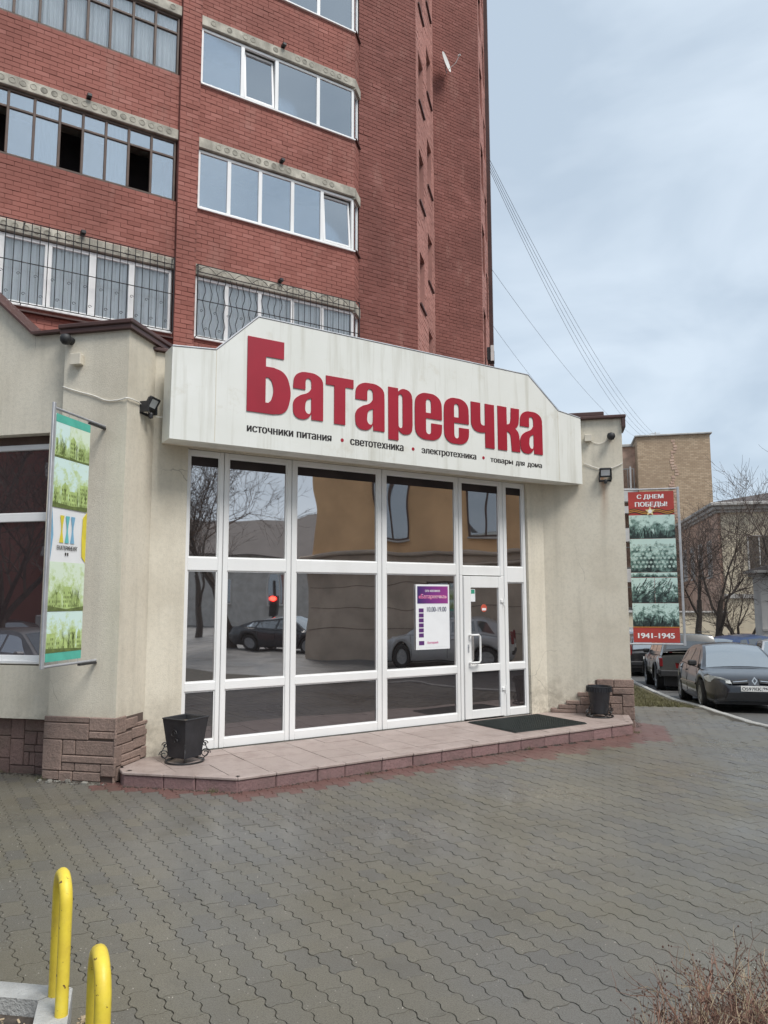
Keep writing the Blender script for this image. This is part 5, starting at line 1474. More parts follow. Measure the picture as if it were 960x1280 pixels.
for i, (x, y, z, L, a, bm_) in enumerate(bricks):
    j = rb_.gauss(0, .0025)
    if i in one:
        key = round(L, 3)
        if key not in shared:
            v, f = brick_geo(key); me = bpy.data.meshes.new('brick'); me.from_pydata([tuple(p) for p in v], [], f); me.materials.append(MATS['brick']); me.update(); shared[key] = me
        o = place('brick', shared[key], (x + j * math.sin(a), y - j * math.cos(a), z), tower); o.rotation_euler = (0, 0, a)
    else:
        v, f = brick_geo(L); ca, sa = math.cos(a), math.sin(a); vy = v[:, 1] + j
        H_ = heap[bm_]; base = H_[2]
        H_[0].append(np.stack([x + v[:, 0] * ca - vy * sa, y + v[:, 0] * sa + vy * ca, z + v[:, 2]], 1)); H_[1] += [tuple(base + q for q in ff) for ff in f]; H_[2] += len(v)
for bm_, H_ in heap.items():
    mb = MB(); mb.v = np.vstack(H_[0]); mb.f = H_[1]; stuff(mb.build('brickwork', bm_, tower))

# balcony glazing
def balcony(t0, t1, z0, z1, cuts, mat, glassmat, transom=None, back='room_light', open_=(), tilt=(), fw=.05, mw=.05, y=TY + .03, curtain=()):
    fr = MB(DIAG)
    rect_frame(fr, t0, t1, z0, z1, y, y + .07, fw, .006)
    xs = [t0 + fw] + [c for q in cuts for c in (q - mw / 2, q + mw / 2)] + [t1 - fw]
    for q in cuts: fr.cbox(q - mw / 2, q + mw / 2, y + .002, y + .068, z0 + fw - .001, z1 - fw + .001, .005)
    if transom:
        for u, v in zip(xs[::2], xs[1::2]): fr.cbox(u, v, y + .004, y + .066, transom - .022, transom + .022, .004)
    if mat == 'white_frame': fr.cbox(t0 - .0, t1 + .01, TY - .05, y + .002, z0 - .045, z0 - .006, .005)
    fr = fr.build('balcony_window', mat, tower)
    for k, (u, v) in enumerate(zip(xs[::2], xs[1::2])):
        rows = [(z0 + fw, transom - .022), (transom + .022, z1 - fw)] if transom else [(z0 + fw, z1 - fw)]
        for r, (a, b) in enumerate(rows):
            if r == 0 and k in open_: continue
            if k in tilt:                               # sash tilted in at the top
                T = DIAG @ Matrix.Translation((0, y + .03, a)) @ Matrix.Rotation(R(-4.5), 4, 'X')
                s = MB(T); h = b - a
                rect_frame(s, u + .01, v - .01, .01, h - .01, -.02, .03, .05, .004); s = s.build('tilted_sash', mat, fr)
                MB(T).box(u + .055, v - .055, .0, .006, .055, h - .055).build('pane', glassmat, s)
            else:
                MB(DIAG).box(u, v, y + .03, y + .036, a, b).build('pane', glassmat, fr)
        if k in curtain:
            cv = MB(DIAG); n = 26; vv, ff = [], []
            for i in range(n + 1):
                x = u - .03 + (v - u + .06) * i / n; yy = y + .10 + .022 * math.sin(i * 1.35 + k) + .01 * math.sin(i * .5)
                vv += [(x, yy, z0 - .1), (x, yy, z1 + .05)]
            for i in range(n): ff.append((2 * i, 2 * i + 2, 2 * i + 3, 2 * i + 1))
            cv.add(vv, ff); cv.build('curtain', 'curtain', fr)
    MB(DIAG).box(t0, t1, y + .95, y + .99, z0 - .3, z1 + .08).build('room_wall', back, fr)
    return fr
z = lambda k: (S0 + FLOOR * k + PAR + .012, S0 + FLOOR * (k + 1) - SLAB - .02)
acuts = [-3.1, -2.65, -2.2, -1.75, -1.297, -.845, -.42, .015, .46, .915]
for k in (1, 2, 3):
    a, b = z(k)
    balcony(TA0 + .02, TA1 - .03, a, b, acuts, 'brown_frame', 'tower_glass_clear', transom=b - .37, back='room_light', curtain=range(11), fw=.045, mw=.05)
a, b = z(0)
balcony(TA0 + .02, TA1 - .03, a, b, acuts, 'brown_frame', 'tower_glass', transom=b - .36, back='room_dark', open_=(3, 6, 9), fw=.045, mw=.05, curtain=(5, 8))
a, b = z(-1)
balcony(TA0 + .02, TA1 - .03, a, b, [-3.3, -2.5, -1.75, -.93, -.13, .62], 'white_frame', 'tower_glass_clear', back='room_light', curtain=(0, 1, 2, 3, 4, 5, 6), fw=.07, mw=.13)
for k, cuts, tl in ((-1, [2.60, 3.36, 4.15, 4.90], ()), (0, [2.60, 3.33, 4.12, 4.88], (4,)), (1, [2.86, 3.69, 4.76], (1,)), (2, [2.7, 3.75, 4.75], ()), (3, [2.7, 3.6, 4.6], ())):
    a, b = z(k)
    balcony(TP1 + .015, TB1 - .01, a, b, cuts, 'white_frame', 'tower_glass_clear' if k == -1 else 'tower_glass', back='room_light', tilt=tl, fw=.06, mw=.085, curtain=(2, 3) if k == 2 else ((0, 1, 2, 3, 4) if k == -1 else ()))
    # splayed end light of the glazing
    e = MB(Matrix.Translation((c0.x, c0.y, 0)) @ Matrix.Rotation(R(90), 4, 'Z')); rect_frame(e, .0, .40, a, b, .03, .09, .05, .004); e = e.build('end_window', 'white_frame', tower)
    MB(Matrix.Translation((c0.x, c0.y, 0)) @ Matrix.Rotation(R(90), 4, 'Z')).box(.05, .35, .055, .06, a + .05, b - .05).build('pane', 'tower_glass', e)
# window grilles on the lowest row
def grille(t0, t1, z0, z1, label_style):
    g = MB(DIAG); y = TY - .13
    for zz in (z0, z0 + .78, z1 - .16, z1): g.tube([(t0, y, zz), (t1, y, zz)], .010, 4)
    x = t0; k = 0
    while x <= t1 + .001:
        if label_style == 'wave' and x > t0 + .1 and x < t0 + 2.0:
            g.tube([(x + .028 * math.sin(i * 1.25 + k), y, z0 + (z1 - z0 - .2) * i / 14) for i in range(15)], .008, 4); 
        else: g.tube([(x, y, z0), (x, y, z1)], .008, 4)
        if k % 2: scroll(g, (x + .05, y, z0 + .18), .035, None, 1.0, .005); scroll(g, (x - .05, y, z0 + .55), .035, None, 1.0, .005)
        x += .145; k += 1
    for xx in (t0, (t0 + t1) / 2, t1):
        for zz in (z0, z1): g.tube([(xx, y, zz), (xx, TY + .02, zz)], .010, 4)
    g.tube([(t0, y, z0), (t0, y, z1)], .013, 4); g.tube([(t1, y, z0), (t1, y, z1)], .013, 4)
    if label_style == 'wave':
        xx = t0
        while xx < t1 - .4:
            g.tube([(xx + .4 * i / 8, y, z1 - .15 + .13 * math.sin(math.pi * i / 8)) for i in range(9)], .006, 4); xx += .4
    g.build('window_grille', 'black_iron', tower)
a, b = z(-1)
grille(TA0 + .05, TA1 - .04, a - .02, b + .22, 'bar'); grille(TP1 + .03, TB1 + .06, a - .02, b + .20, 'wave')

# satellite dish on the set-back wall
dish = thing('satellite_dish', 'white satellite dish on the set-back brick wall of the tower', 'satellite dish', (-2.83, 21.54, 18.1), rot=(0, 0, 0))
T = Matrix.Translation((.02, -.42, .05)) @ Vector((.95, -.24, .20)).normalized().to_track_quat('Z', 'Y').to_matrix().to_4x4()
pr = [(r, .42 * r * r) for r in (0, .06, .12, .18, .24, .30)]
MB().lathe(pr + [(.30, .42 * .09 + .008)] + [(r, .42 * r * r + .008) for r in (.24, .18, .12, .06, 0)], 22, T, False).build('reflector', 'far_white', dish, 50)
MB().tube([(0, 0, 0), (0, -.3, -.02), tuple(T @ Vector((0, 0, -.01)))], .016, 6).build('mount', 'grey_metal', dish)
arm = MB(T); arm.tube([(0, -.28, .03), (0, -.20, .30), (0, -.02, .46)], .010, 6); arm.lathe([(.03, .42), (.03, .50)], 8, Matrix.Translation((0, -.02, 0))); arm.build('feed_arm', 'far_white', dish)
# boxes at the tower's far corner
ac = thing('air_conditioner', 'small dark air conditioner at the low outer corner of the tower', 'air conditioner', (-1.76, 23.1, 9.3), rot=(0, 0, 0))
MB().cbox(-.10, .10, -.22, .22, 0, .42, .01).build('case', 'black_plastic', ac); MB().box(.02, .12, -.25, -.222, -.03, .46).build('bracket', 'far_white', ac)
# ------------------------------------------------------------------ buildings up the side street
G = gz(60)
def window(parent, x0, x1, z0, z1, y, frame='far_white', glassm='far_glass', face='y', sill=True, mull=1):
    """window set into a wall face: y-facing (towards -y) or x-facing (towards -x) plane at coordinate y"""
    M = I4 if face == 'y' else Matrix.Rotation(R(-90), 4, 'Z')
    if face == 'y': Mx = Matrix.Translation((0, y, 0)); 
    else: Mx = Matrix.Translation((y, 0, 0)) @ Matrix.Rotation(R(-90), 4, 'Z')      # local x -> -Y, local y -> +X
    if face == 'x': x0, x1 = -x1, -x0
    f = MB(Mx); w = .07
    rect_frame(f, x0, x1, z0, z1, -.03, .04, w, .008)
    for k in range(mull):
        q = x0 + (x1 - x0) * (k + 1) / (mull + 1); f.cbox(q - .03, q + .03, -.028, .038, z0 + w, z1 - w, .006)
    f = f.build('window', frame, parent)
    MB(Mx).box(x0 + w, x1 - w, .005, .015, z0 + w, z1 - w).build('pane', glassm, f)
    if sill: MB(Mx).cbox(x0 - .06, x1 + .06, -.12, -.001, z0 - .06, z0 - .002, .008).build('sill', 'cornice_grey', f)
    return f
# five-storey yellow brick block
yb = thing('brick_apartment_block', 'yellowish brick apartment block with a blank gable end up the side street', 'building', (6, 56, G))
MB().box(6.05, 10.95, 56, 72, G, 13.45).build('gable_wall', 'yellow_brick', yb)
w = MB(); w.box(-6, 6.048, 57.6, 72, G, 13.05); w.build('wing_wall', 'old_brick', yb)
MB().cbox(5.9, 11.1, 55.85, 72.1, 13.452, 13.56, .02).build('roof_edge', 'cornice_grey', yb); MB().cbox(-6, 5.898, 57.4, 72.1, 13.052, 13.25, .02).build('wing_roof', 'cornice_grey', yb)
cr = MB(); rr = random.Random(31)
for k in range(60):                                      # ragged repair seam down the gable
    zz = 13.1 - k * .2; x = 8.45 + .12 * math.sin(k * .7) + rr.gauss(0, .05)
    cr.cbox(x - rr.uniform(.06, .2), x + rr.uniform(.06, .2), 55.975, 55.999, zz - .12, zz + .03, .004)
cr.build('repair_seam', 'old_brick', yb)
for k in range(4):
    z0 = 9.9 - 2.9 * k
    window(yb, 5.0, 5.95, z0, z0 + 1.55, 57.595, mull=1); window(yb, 3.2, 4.4, z0, z0 + 1.55, 57.595)
    lo = MB(); lo.cbox(5.0, 6.04, 56.4, 57.55, z0 - 1.05, z0 - .1, .02); lo = lo.build('balcony', 'far_white', yb)
    p = MB(); p.cbox(4.99, 5.05, 56.4, 57.5, z0 - .099, z0 + 1.5, .01); p.cbox(5.5, 5.62, 56.41, 56.5, z0 - .099, z0 + 1.5, .01); p.build('balcony_frame', 'far_white', lo)
MB().tube([(7.85, 60, 13.5), (7.85, 60, 14.6)], .04, 6).build('antenna_mast', 'cornice_grey', yb)
a = MB(); 
for k in range(3): a.tube([(7.5, 60, 14.1 + .2 * k), (8.2, 60, 14.1 + .2 * k)], .025, 5)
a.build('antenna', 'cornice_grey', yb)
MB().box(5.0, 5.5, 56.3, 57.3, 8.0, 8.5).build('air_conditioner_box', 'far_white', yb)
# two-storey ochre house with heavy cornice
oh = thing('ochre_house', 'two-storey ochre house with a grey cornice behind the bare trees', 'building', (14, 50, G))
MB().box(8.95, 30, 44, 58, G, 6.55).build('wall', 'ochre_wall', oh)
MB().box(8.80, 8.945, 44.1, 57.9, G, 6.55).build('side_wall', 'old_brick', oh)
c = MB(); c.cbox(8.35, 30.4, 43.4, 58.4, 6.90, 7.08, .03); c.cbox(8.5, 30.3, 43.6, 58.2, 6.70, 6.898, .03); c.cbox(8.65, 30.2, 43.78, 58.1, 6.552, 6.698, .03); c.build('cornice', 'cornice_grey', oh)
r_ = MB(); r_.add([(8.4, 43.5, 7.082), (30.4, 43.5, 7.082), (30.4, 58.4, 7.082), (8.4, 58.4, 7.082), (14, 51, 8.6), (25, 51, 8.6)], [(0, 1, 5, 4), (1, 2, 5), (2, 3, 4, 5), (3, 0, 4)]); r_.build('roof', 'dark_roof', oh)
MB().cbox(8.9, 30, 43.9, 43.998, 1.9, 2.15, .02).build('string_course', 'cornice_grey', oh); MB().cbox(8.9, 30, 43.92, 43.998, G, G + .9, .02).build('base_course', 'stone_base', oh)
for k in range(6):
    window(oh, 10.2 + 2.6 * k, 11.4 + 2.6 * k, 3.1, 5.3, 43.97); window(oh, 10.2 + 2.6 * k, 11.4 + 2.6 * k, -.2 + .5, 1.6, 43.97) if k else None
for k in range(4): window(oh, 46 + 2.8 * k, 47.1 + 2.8 * k, 3.1, 5.2, 8.77, face='x')
ch = MB(); ch.cbox(15.2, 16.4, 50, 51, 7.8, 9.6, .03); ch.build('chimney', 'old_brick', oh)
# pale house corner at the street edge
ph = thing('pale_house', 'pale rendered house corner with a moulded eave beyond the parked cars', 'building', (10.5, 34, gz(34)))
MB().box(8.42, 16, 34.5, 35.7, gz(34), 2.85).build('wall', 'far_white', ph)
c = MB(); c.cbox(8.1, 16.3, 34.1, 36.0, 2.97, 3.10, .02); c.cbox(8.28, 16.1, 34.3, 35.9, 2.852, 2.968, .02); c.build('eave', 'cornice_grey', ph)
MB().cbox(8.38, 16, 34.42, 34.498, .55, .68, .015).build('string_course', 'cornice_grey', ph)
window(ph, 10.0, 11.1, .9, 2.2, 34.47); r_ = MB(); r_.add([(8.1, 34.1, 3.102), (16.3, 34.1, 3.102), (16.3, 36.0, 3.102), (8.1, 36.0, 3.102), (9.5, 35.1, 3.5), (15, 35.1, 3.5)], [(0, 1, 5, 4), (1, 2, 5), (2, 3, 4, 5), (3, 0, 4)]); r_.build('roof', 'dark_roof', ph)
# low yard wall linking the houses
yw = thing('yard_wall', 'low ochre yard wall behind the parked blue car', 'wall', (5, 43, G))
MB().box(3.0, 8.7, 42.6, 42.9, G, 1.15).build('wall', 'ochre_wall', yw); MB().cbox(2.95, 8.75, 42.5, 43.0, 1.152, 1.25, .02).build('coping', 'cornice_grey', yw)

# ------------------------------------------------------------------ bare trees
def tree(label, P, height, seed, lean=(0, 0), trunks=1, thin=1.0, group='bare street trees', depth=5, spread=1.0, r0=None, rmin=1.0):
    o = thing('bare_tree', label, 'tree', P, group, rot=(0, 0, 0))
    rr = random.Random(seed); tk, cr = MB(), MB()
    def grow(p, d, L, r, lev):
        n = 4 if lev < 2 else 3
        r = max(r, .0075 * rmin); pts, rs, q, dd = [p], [r], p.copy(), d.copy()
        for k in range(n):
            up = .10 if lev < 3 else .04
            dd = (dd + Vector((rr.gauss(0, .13), rr.gauss(0, .13), rr.gauss(up, .10)))).normalized()
            q = q + dd * (L / n); pts.append(q.copy()); rs.append(r * (1 - .45 * (k + 1) / n))
        (tk if lev < 2 else cr).tube(pts, rs, 7 if lev < 1 else (5 if lev < 2 else 3), None, lev < 2)
        if lev >= depth: return
        kids = [4, 5, 5, 4, 3][min(lev, 4)]
        for k in range(kids):
            i = n if k == 0 else rr.randint(max(1, n - 2 - (lev > 1)), n)
            ang = rr.uniform(0, 6.28); tilt = rr.uniform(.45, 1.05) * spread if k else rr.uniform(.1, .35)
            u = dd.orthogonal().normalized(); w = dd.cross(u)
            nd = (dd * math.cos(tilt) + (u * math.cos(ang) + w * math.sin(ang)) * math.sin(tilt)).normalized()
            if lev > 0: nd.z += .08
            grow(pts[i], nd.normalized(), L * rr.uniform(.55, .80), rs[i] * rr.uniform(.5, .72), lev + 1)
    for t in range(trunks):
        a = t * 2.2 + seed
        d = Vector((lean[0] + (.22 * math.cos(a) if trunks > 1 else 0), lean[1] + (.1 * math.sin(a) if trunks > 1 else 0), 1)).normalized()
        grow(Vector((.25 * math.cos(a), .12 * math.sin(a), -.1)) if trunks > 1 else Vector((0, 0, -.1)), d, height * .34, (r0 or height * .022) * thin, 0)
    tk.build('trunk', 'bark', o, 60); stuff(cr.build('crown', 'twig', o))
    return o
tree('forked bare tree with two dark trunks between the blue car and the ochre house', (6.35, 35.5, G), 8.2, 4, trunks=2, depth=5, spread=1.15)
tree('bare tree reaching its long branches in front of the pale house', (10.4, 33.0, G), 9.5, 12, lean=(-.22, 0), depth=5, spread=1.15)
tree('slender bare tree rising above the ochre house cornice', (11.3, 40.5, G), 10.5, 8, depth=5)
tree('small many-stemmed bare tree by the low yard wall', (8.4, 38.5, G), 4.6, 15, trunks=3, depth=4)

# ------------------------------------------------------------------ cars
def lerp(tab, x):
    for (a, u), (b, v) in zip(tab, tab[1:]):
        if a <= x <= b: return u + (v - u) * (x - a) / (b - a) if b > a else u
    return tab[0][1] if x < tab[0][0] else tab[-1][1]
def smooth_lerp(tab, x, s=.06):
    return (lerp(tab, x - s) + 2 * lerp(tab, x) + lerp(tab, x + s)) / 4
def car(name, label, P, heading, paintm, spec, pitch=0.0, plate=None, group='parked cars', cat='car'):
    """heading: world angle of the nose. spec: L, W, top (x,z), roof (x,z), hw (x,share), wheels, side windows, front/rear glass"""
    o = thing(name, label, cat, P, group, rot=(0, pitch, heading))
    L, W = spec['L'], spec['W']; hw0 = W / 2; wr = spec.get('wr', .31); wx = spec['wheels']; sill = spec.get('sill', .20)
    top = lambda x: smooth_lerp(spec['top'], x); roof = lambda x: smooth_lerp(spec['roof'], x, .09)
    hw = lambda x: hw0 * smooth_lerp(spec['plan'], x, .05)
    def bot(x):
        z = lerp(spec['bot'], x)
        for c in wx:
            if abs(x - c) < wr + .055: z = max(z, wr + math.sqrt(max(0, (wr + .055) ** 2 - (x - c) ** 2)))
        return z
    xs = sorted(set([round(-L / 2 + L * i / 46, 4) for i in range(47)] + [round(c + (wr + .055) * q, 4) for c in wx for q in (-1, -.98, -.9, -.75, -.5, -.25, 0, .25, .5, .75, .9, .98, 1)]))
    rings = []
    for x in xs:
        b, t, h = bot(x), top(x), hw(x); b = min(b, t - .1)
        m = b + (t - b) * .55
        half = [(h * .93, b), (h * .985, b + (t - b) * .12), (h, b + (t - b) * .35), (h * .995, m), (h * .965, b + (t - b) * .82), (h * .92, t - .025), (h * .80, t), (h * .4, t + .018), (0, t + .022)]
        rings.append([(x, y, z) for y, z in half] + [(x, -y, z) for y, z in half[-2::-1]])
    n = len(rings[0]); v = [p for r in rings for p in r]; f = []
    for i in range(len(rings) - 1):
        for k in range(n - 1): f.append((i * n + k, (i + 1) * n + k, (i + 1) * n + k + 1, i * n + k + 1))
    f.append(tuple(range(n))); f.append(tuple((len(rings) - 1) * n + k for k in range(n - 1, -1, -1)))
    body = MB().add(v, f).build('body', paintm, o, 35)
    MB().box(-L / 2 + .15, L / 2 - .15, -hw0 * .80, hw0 * .80, .17, .50).build('underbody', 'black_plastic', o)
    # cabin
    g0, g1 = spec['cabin']
    def surf(x, s, off=0.0):
        zb, zr = top(x) - .01, max(roof(x), top(x) + .0); h = hw(x) * .915; hr = h - spec.get('tumble', .20) * (zr - zb) / .5
        if s <= .6:
            q = s / .6; y, z = h + (hr - h) * q, zb + (zr - .055 - zb) * q if zr - .055 > zb else zb
        else:
            q = (s - .6) / .4; y = hr * (1 - q) ; zs = max(zr - .055, zb); z = zs + (zr - zs) * math.sin(q * math.pi / 2) ** .8
        return Vector((x, y, z))
    gx = [g0 + (g1 - g0) * i / 34 for i in range(35)]; ss = [0, .15, .3, .45, .6, .64, .7, .8, .9, 1]
    v, f = [], []
    row = len(ss) * 2 - 1
    for x in gx:
        half = [surf(x, s) for s in ss]; v += half + [Vector((p.x, -p.y, p.z)) for p in half[-2::-1]]
    for i in range(len(gx) - 1):
        for k in range(row - 1): f.append((i * row + k, (i + 1) * row + k, (i + 1) * row + k + 1, i * row + k + 1))
    MB().add(v, f).build('cabin', paintm, o, 35)
    def patch(x0, x1, s0, s1, mat, nm, side, nx=8, ns=4, off=.006, parent=o):
        vv, ff = [], []
        for i in range(nx + 1):
            for k in range(ns + 1):
                x, s = (x0(k / ns) if callable(x0) else x0) + ((x1(k / ns) if callable(x1) else x1) - (x0(k / ns) if callable(x0) else x0)) * i / nx, s0 + (s1 - s0) * k / ns
                p = surf(x, s); e = 1e-3
                nrm = (surf(x + e, s) - p).cross(surf(x, min(s + e, 1)) - p) if s < .999 else Vector((0, 0, 1))
                nrm = nrm.normalized() if nrm.length > 1e-12 else Vector((0, 0, 1))
                if nrm.z < -.2 or (nrm.y < 0 and abs(nrm.y) > .3): nrm = -nrm
                p = p + nrm * off; vv.append((p.x, p.y * side, p.z))
        for i in range(nx):
            for k in range(ns):
                a = i * (ns + 1) + k; ff.append((a, a + ns + 1, a + ns + 2, a + 1))
        return MB().add(vv, ff).build(nm, mat, parent, 40)
    for x0, x1, c0_, c1_ in spec['side']:
        for sd in (1, -1):
            patch(lambda q, a=x0, b=c0_: a + (b - a) * q, lambda q, a=x1, b=c1_: a + (b - a) * q, .10, .50, 'car_glass', 'side_window', sd)
    def screen(x0, x1, nm, mat):
        vv, ff = [], []; nx, ny = 6, 8
        for i in range(nx + 1):
            x = x0 + (x1 - x0) * i / nx; e = .01
            for k in range(ny + 1):
                s = .64 + .36 * (1 - abs(2 * k / ny - 1)); p = surf(x, s); sl = (surf(x + e, 1).z - surf(x - e, 1).z) / (2 * e)
                nrm = Vector((-sl, 0, 1)).normalized() * .008
                vv.append((p.x + nrm.x, p.y * (1 if k < ny / 2 else -1), p.z + nrm.z))
        for i in range(nx):
            for k in range(ny):
                a = i * (ny + 1) + k; ff.append((a, a + 1, a + ny + 2, a + ny + 1))
        return MB().add(vv, ff).build(nm, mat, o, 40)
    screen(*spec['front_glass'], 'windscreen', 'car_screen'); screen(*spec['rear_glass'], 'rear_window', spec.get('rear_mat', 'car_screen'))
    # wheels
    for c in wx:
        for sd in (1, -1):
            M = Matrix.Translation((c, sd * (hw0 * .985 - .10), wr)) @ Matrix.Rotation(R(-90 * sd), 4, 'X')
            ty = MB().lathe([(wr * .64, -.10), (wr * .93, -.105), (wr, -.08), (wr, .075), (wr * .95, .10), (wr * .66, .105), (wr * .64, .07)], 28, M, False).build('tyre', 'tyre', o, 40)
            rm = MB(); rm.lathe([(0, .075), (.05, .075), (.06, .085), (wr * .62, .085), (wr * .66, .10), (wr * .66, -.08)], 24, M, False)
            rm.build('rim', 'rim', ty, 40)
            sp = MB()
            for k in range(7):
                sp.cbox(wr * .28, wr * .58, -.022, .022, .07, .094, .006, M @ Matrix.Rotation(2 * math.pi * k / 7, 4, 'Z'))
            sp.build('spokes', 'rim' if not spec.get('steel') else 'tyre', ty)
            MB().lathe([(wr + .05, -.14), (wr + .05, .02)], 20, M, False).build('wheel_arch', 'black_plastic', o)
    # mirrors, handles, bumpers, lamps
    for sd in (1, -1):
        mx = spec['mirror']; mz = top(mx) + .07; my = sd * (hw(mx) * .93 + .07)
        MB().cbox(mx - .05, mx + .07, my - .09, my + .09, mz - .06, mz + .07, .03).build('mirror', paintm if not spec.get('black_mirror') else 'black_plastic', o, 30)
        for hx in spec.get('handles', ()):
            MB().cbox(hx - .09, hx + .09, sd * hw(hx) * .985 - .012, sd * hw(hx) * .985 + .014, top(hx) - .16, top(hx) - .125, .008).build('door_handle', paintm, o)
        for dx in spec.get('doors', ()):
            ds = MB()
            b_, t_ = max(bot(dx), sill + .08), top(dx) - .03
            hh = lambda z: hw(dx) * (1.0 if z < t_ - .25 else .975)
            for i in range(5):
                za, zb_ = b_ + (t_ - b_) * i / 5, b_ + (t_ - b_) * (i + 1) / 5
                ds.box(dx - .006, dx + .006, sd * hh(za) - .004, sd * hh(za) + .004, za, zb_)
            ds.build('door_seam', 'black_plastic', o)
    for fn in spec.get('extra', ()): fn(o, hw, top, bot)
    return o
def on_front(o, name, mat, pts, xf, th=.02):
    """piece on the nose: outline in (y, z), depth follows xf(y, z)"""
    n = len(pts); v = [(xf(y, z) + th, y, z) for y, z in pts] + [(xf(y, z) - .05, y, z) for y, z in pts]
    f = [tuple(range(n))] + [(i, (i + 1) % n, n + (i + 1) % n, n + i) for i in range(n)]
    return MB().add(v, f).build(name, mat, o)
def sedan_extra(plate_txt):
    def fn(o, hw, top, bot):
        X = 2.25
        grid = [1.0 + 1.25 * i / 250 for i in range(251)]
        def nose(y, z):
            a = max([x for x in grid if hw(x) * .99 >= abs(y)] or [1.0]); b = max([x for x in grid if top(x) - .01 >= z] or [1.0])
            return min(a, b) + .045
        for sd in (1, -1):
            on_front(o, 'headlight', 'headlamp', [(sd * .42, .60), (sd * .80, .62), (sd * .845, .70), (sd * .78, .755), (sd * .60, .72), (sd * .44, .67)], nose, .035)
            on_front(o, 'grille', 'black_plastic', [(sd * .10, .62), (sd * .40, .60), (sd * .41, .66), (sd * .10, .71)], nose, .03)
            on_front(o, 'grille_bar', 'chrome', [(sd * .12, .655), (sd * .39, .632), (sd * .39, .642), (sd * .12, .668)], nose, .036)
            MB().lathe([(.05, 0), (.055, .01)], 14, Matrix.Translation((X - .18, sd * .62, .40)) @ Matrix.Rotation(R(90), 4, 'Y')).build('fog_light', 'headlamp', o)
            on_front(o, 'tail_light', 'tail_lamp', [(sd * .5, .75), (sd * .8, .75), (sd * .82, .9), (sd * .55, .88)], lambda y, z: -2.18, -.07)
        on_front(o, 'lower_grille', 'black_plastic', [(-.55, .29), (.55, .29), (.50, .42), (-.50, .42)], nose, .02)
        on_front(o, 'bumper_lip', 'black_plastic', [(-.74, .20), (.74, .20), (.74, .26), (-.74, .26)], nose, .03)
        em = MB()
        for q in (1.0,):
            a = [(0, .085), (.055, 0), (0, -.085), (-.055, 0)]; b_ = [(0, .05), (.030, 0), (0, -.05), (-.030, 0)]
            v = [(nose(y, .60) + .03, y, .665 + z) for y, z in a] + [(nose(y, .60) + .03, y, .665 + z) for y, z in b_]
            em.add(v, [(i, (i + 1) % 4, 4 + (i + 1) % 4, 4 + i) for i in range(4)])
        em.build('emblem', 'chrome', o)
        pl = MB().cbox(X - .01, X + .012, -.26, .26, .445, .557, .004).build('number_plate', 'plate_white', o)
        M = Matrix.Translation((X + .0135, -.235, .468)) @ Matrix.Rotation(R(90), 4, 'Z')
        text('plate_text', plate_txt, M, .34, .066, 'letter_black', pl, .02)
        text('plate_text', '96', Matrix.Translation((X + .0135, .145, .490)) @ Matrix.Rotation(R(90), 4, 'Z'), .085, .048, 'letter_black', pl, .02)
        MB().box(X + .0125, X + .0133, .122, .126, .450, .552).build('plate_line', 'letter_black', pl)
        wp = MB(); wp.tube([(1.02, -.55, .93), (.92, .05, .985)], .010, 5); wp.tube([(1.04, .0, .94), (.92, .55, .975)], .010, 5); wp.build('wiper', 'black_plastic', o)
        MB().tube([(-2.1, -.5, .935), (-2.1, .5, .935)], .01, 5).build('boot_edge', 'black_plastic', o)
        for sd in (1, -1): MB().cbox(-1.0, .95, sd * .885 - .012, sd * .885 + .012, .50, .55, .008).build('rub_strip', 'paint_graphite', o)
    return fn
SEDAN = dict(L=4.5, W=1.777, wr=.315, wheels=(1.37, -1.31), sill=.20,
    top=[(-2.25, .72), (-2.2, .90), (-1.75, .985), (-1.2, .985), (0, .93), (.95, .90), (1.2, .885), (1.85, .79), (2.10, .70), (2.20, .60), (2.25, .50)],
    bot=[(-2.25, .32), (-2.1, .22), (-.5, .19), (2.05, .19), (2.25, .25)],
    plan=[(-2.25, .80), (-2.0, .92), (-1.2, .99), (0, 1), (1.2, .985), (1.75, .94), (2.0, .87), (2.14, .78), (2.21, .66), (2.25, .48)],
    roof=[(-1.95, .96), (-1.2, 1.34), (-.75, 1.44), (-.1, 1.465), (.30, 1.43), (.75, 1.22), (1.28, .885)], cabin=(-1.95, 1.30), tumble=.22,
    side=[(-.12, .88, -.10, .40), (-.98, -.20, -.86, -.18), (-1.40, -1.06, -1.18, -.94)], front_glass=(.36, 1.22), rear_glass=(-1.82, -1.12), mirror=.72, black_mirror=True,
    handles=(-.30, -1.05), doors=(.98, -.16, -1.12), extra=(sedan_extra('О597КК'),))
SL = math.atan(.055)
car('parked_sedan', 'dark graphite sedan with a diamond badge parked nose out along the kerb', (3.78, 18.55, gz(18.55) - .085), R(-90), 'paint_graphite', SEDAN, -SL).scale = (1, 1, .945)
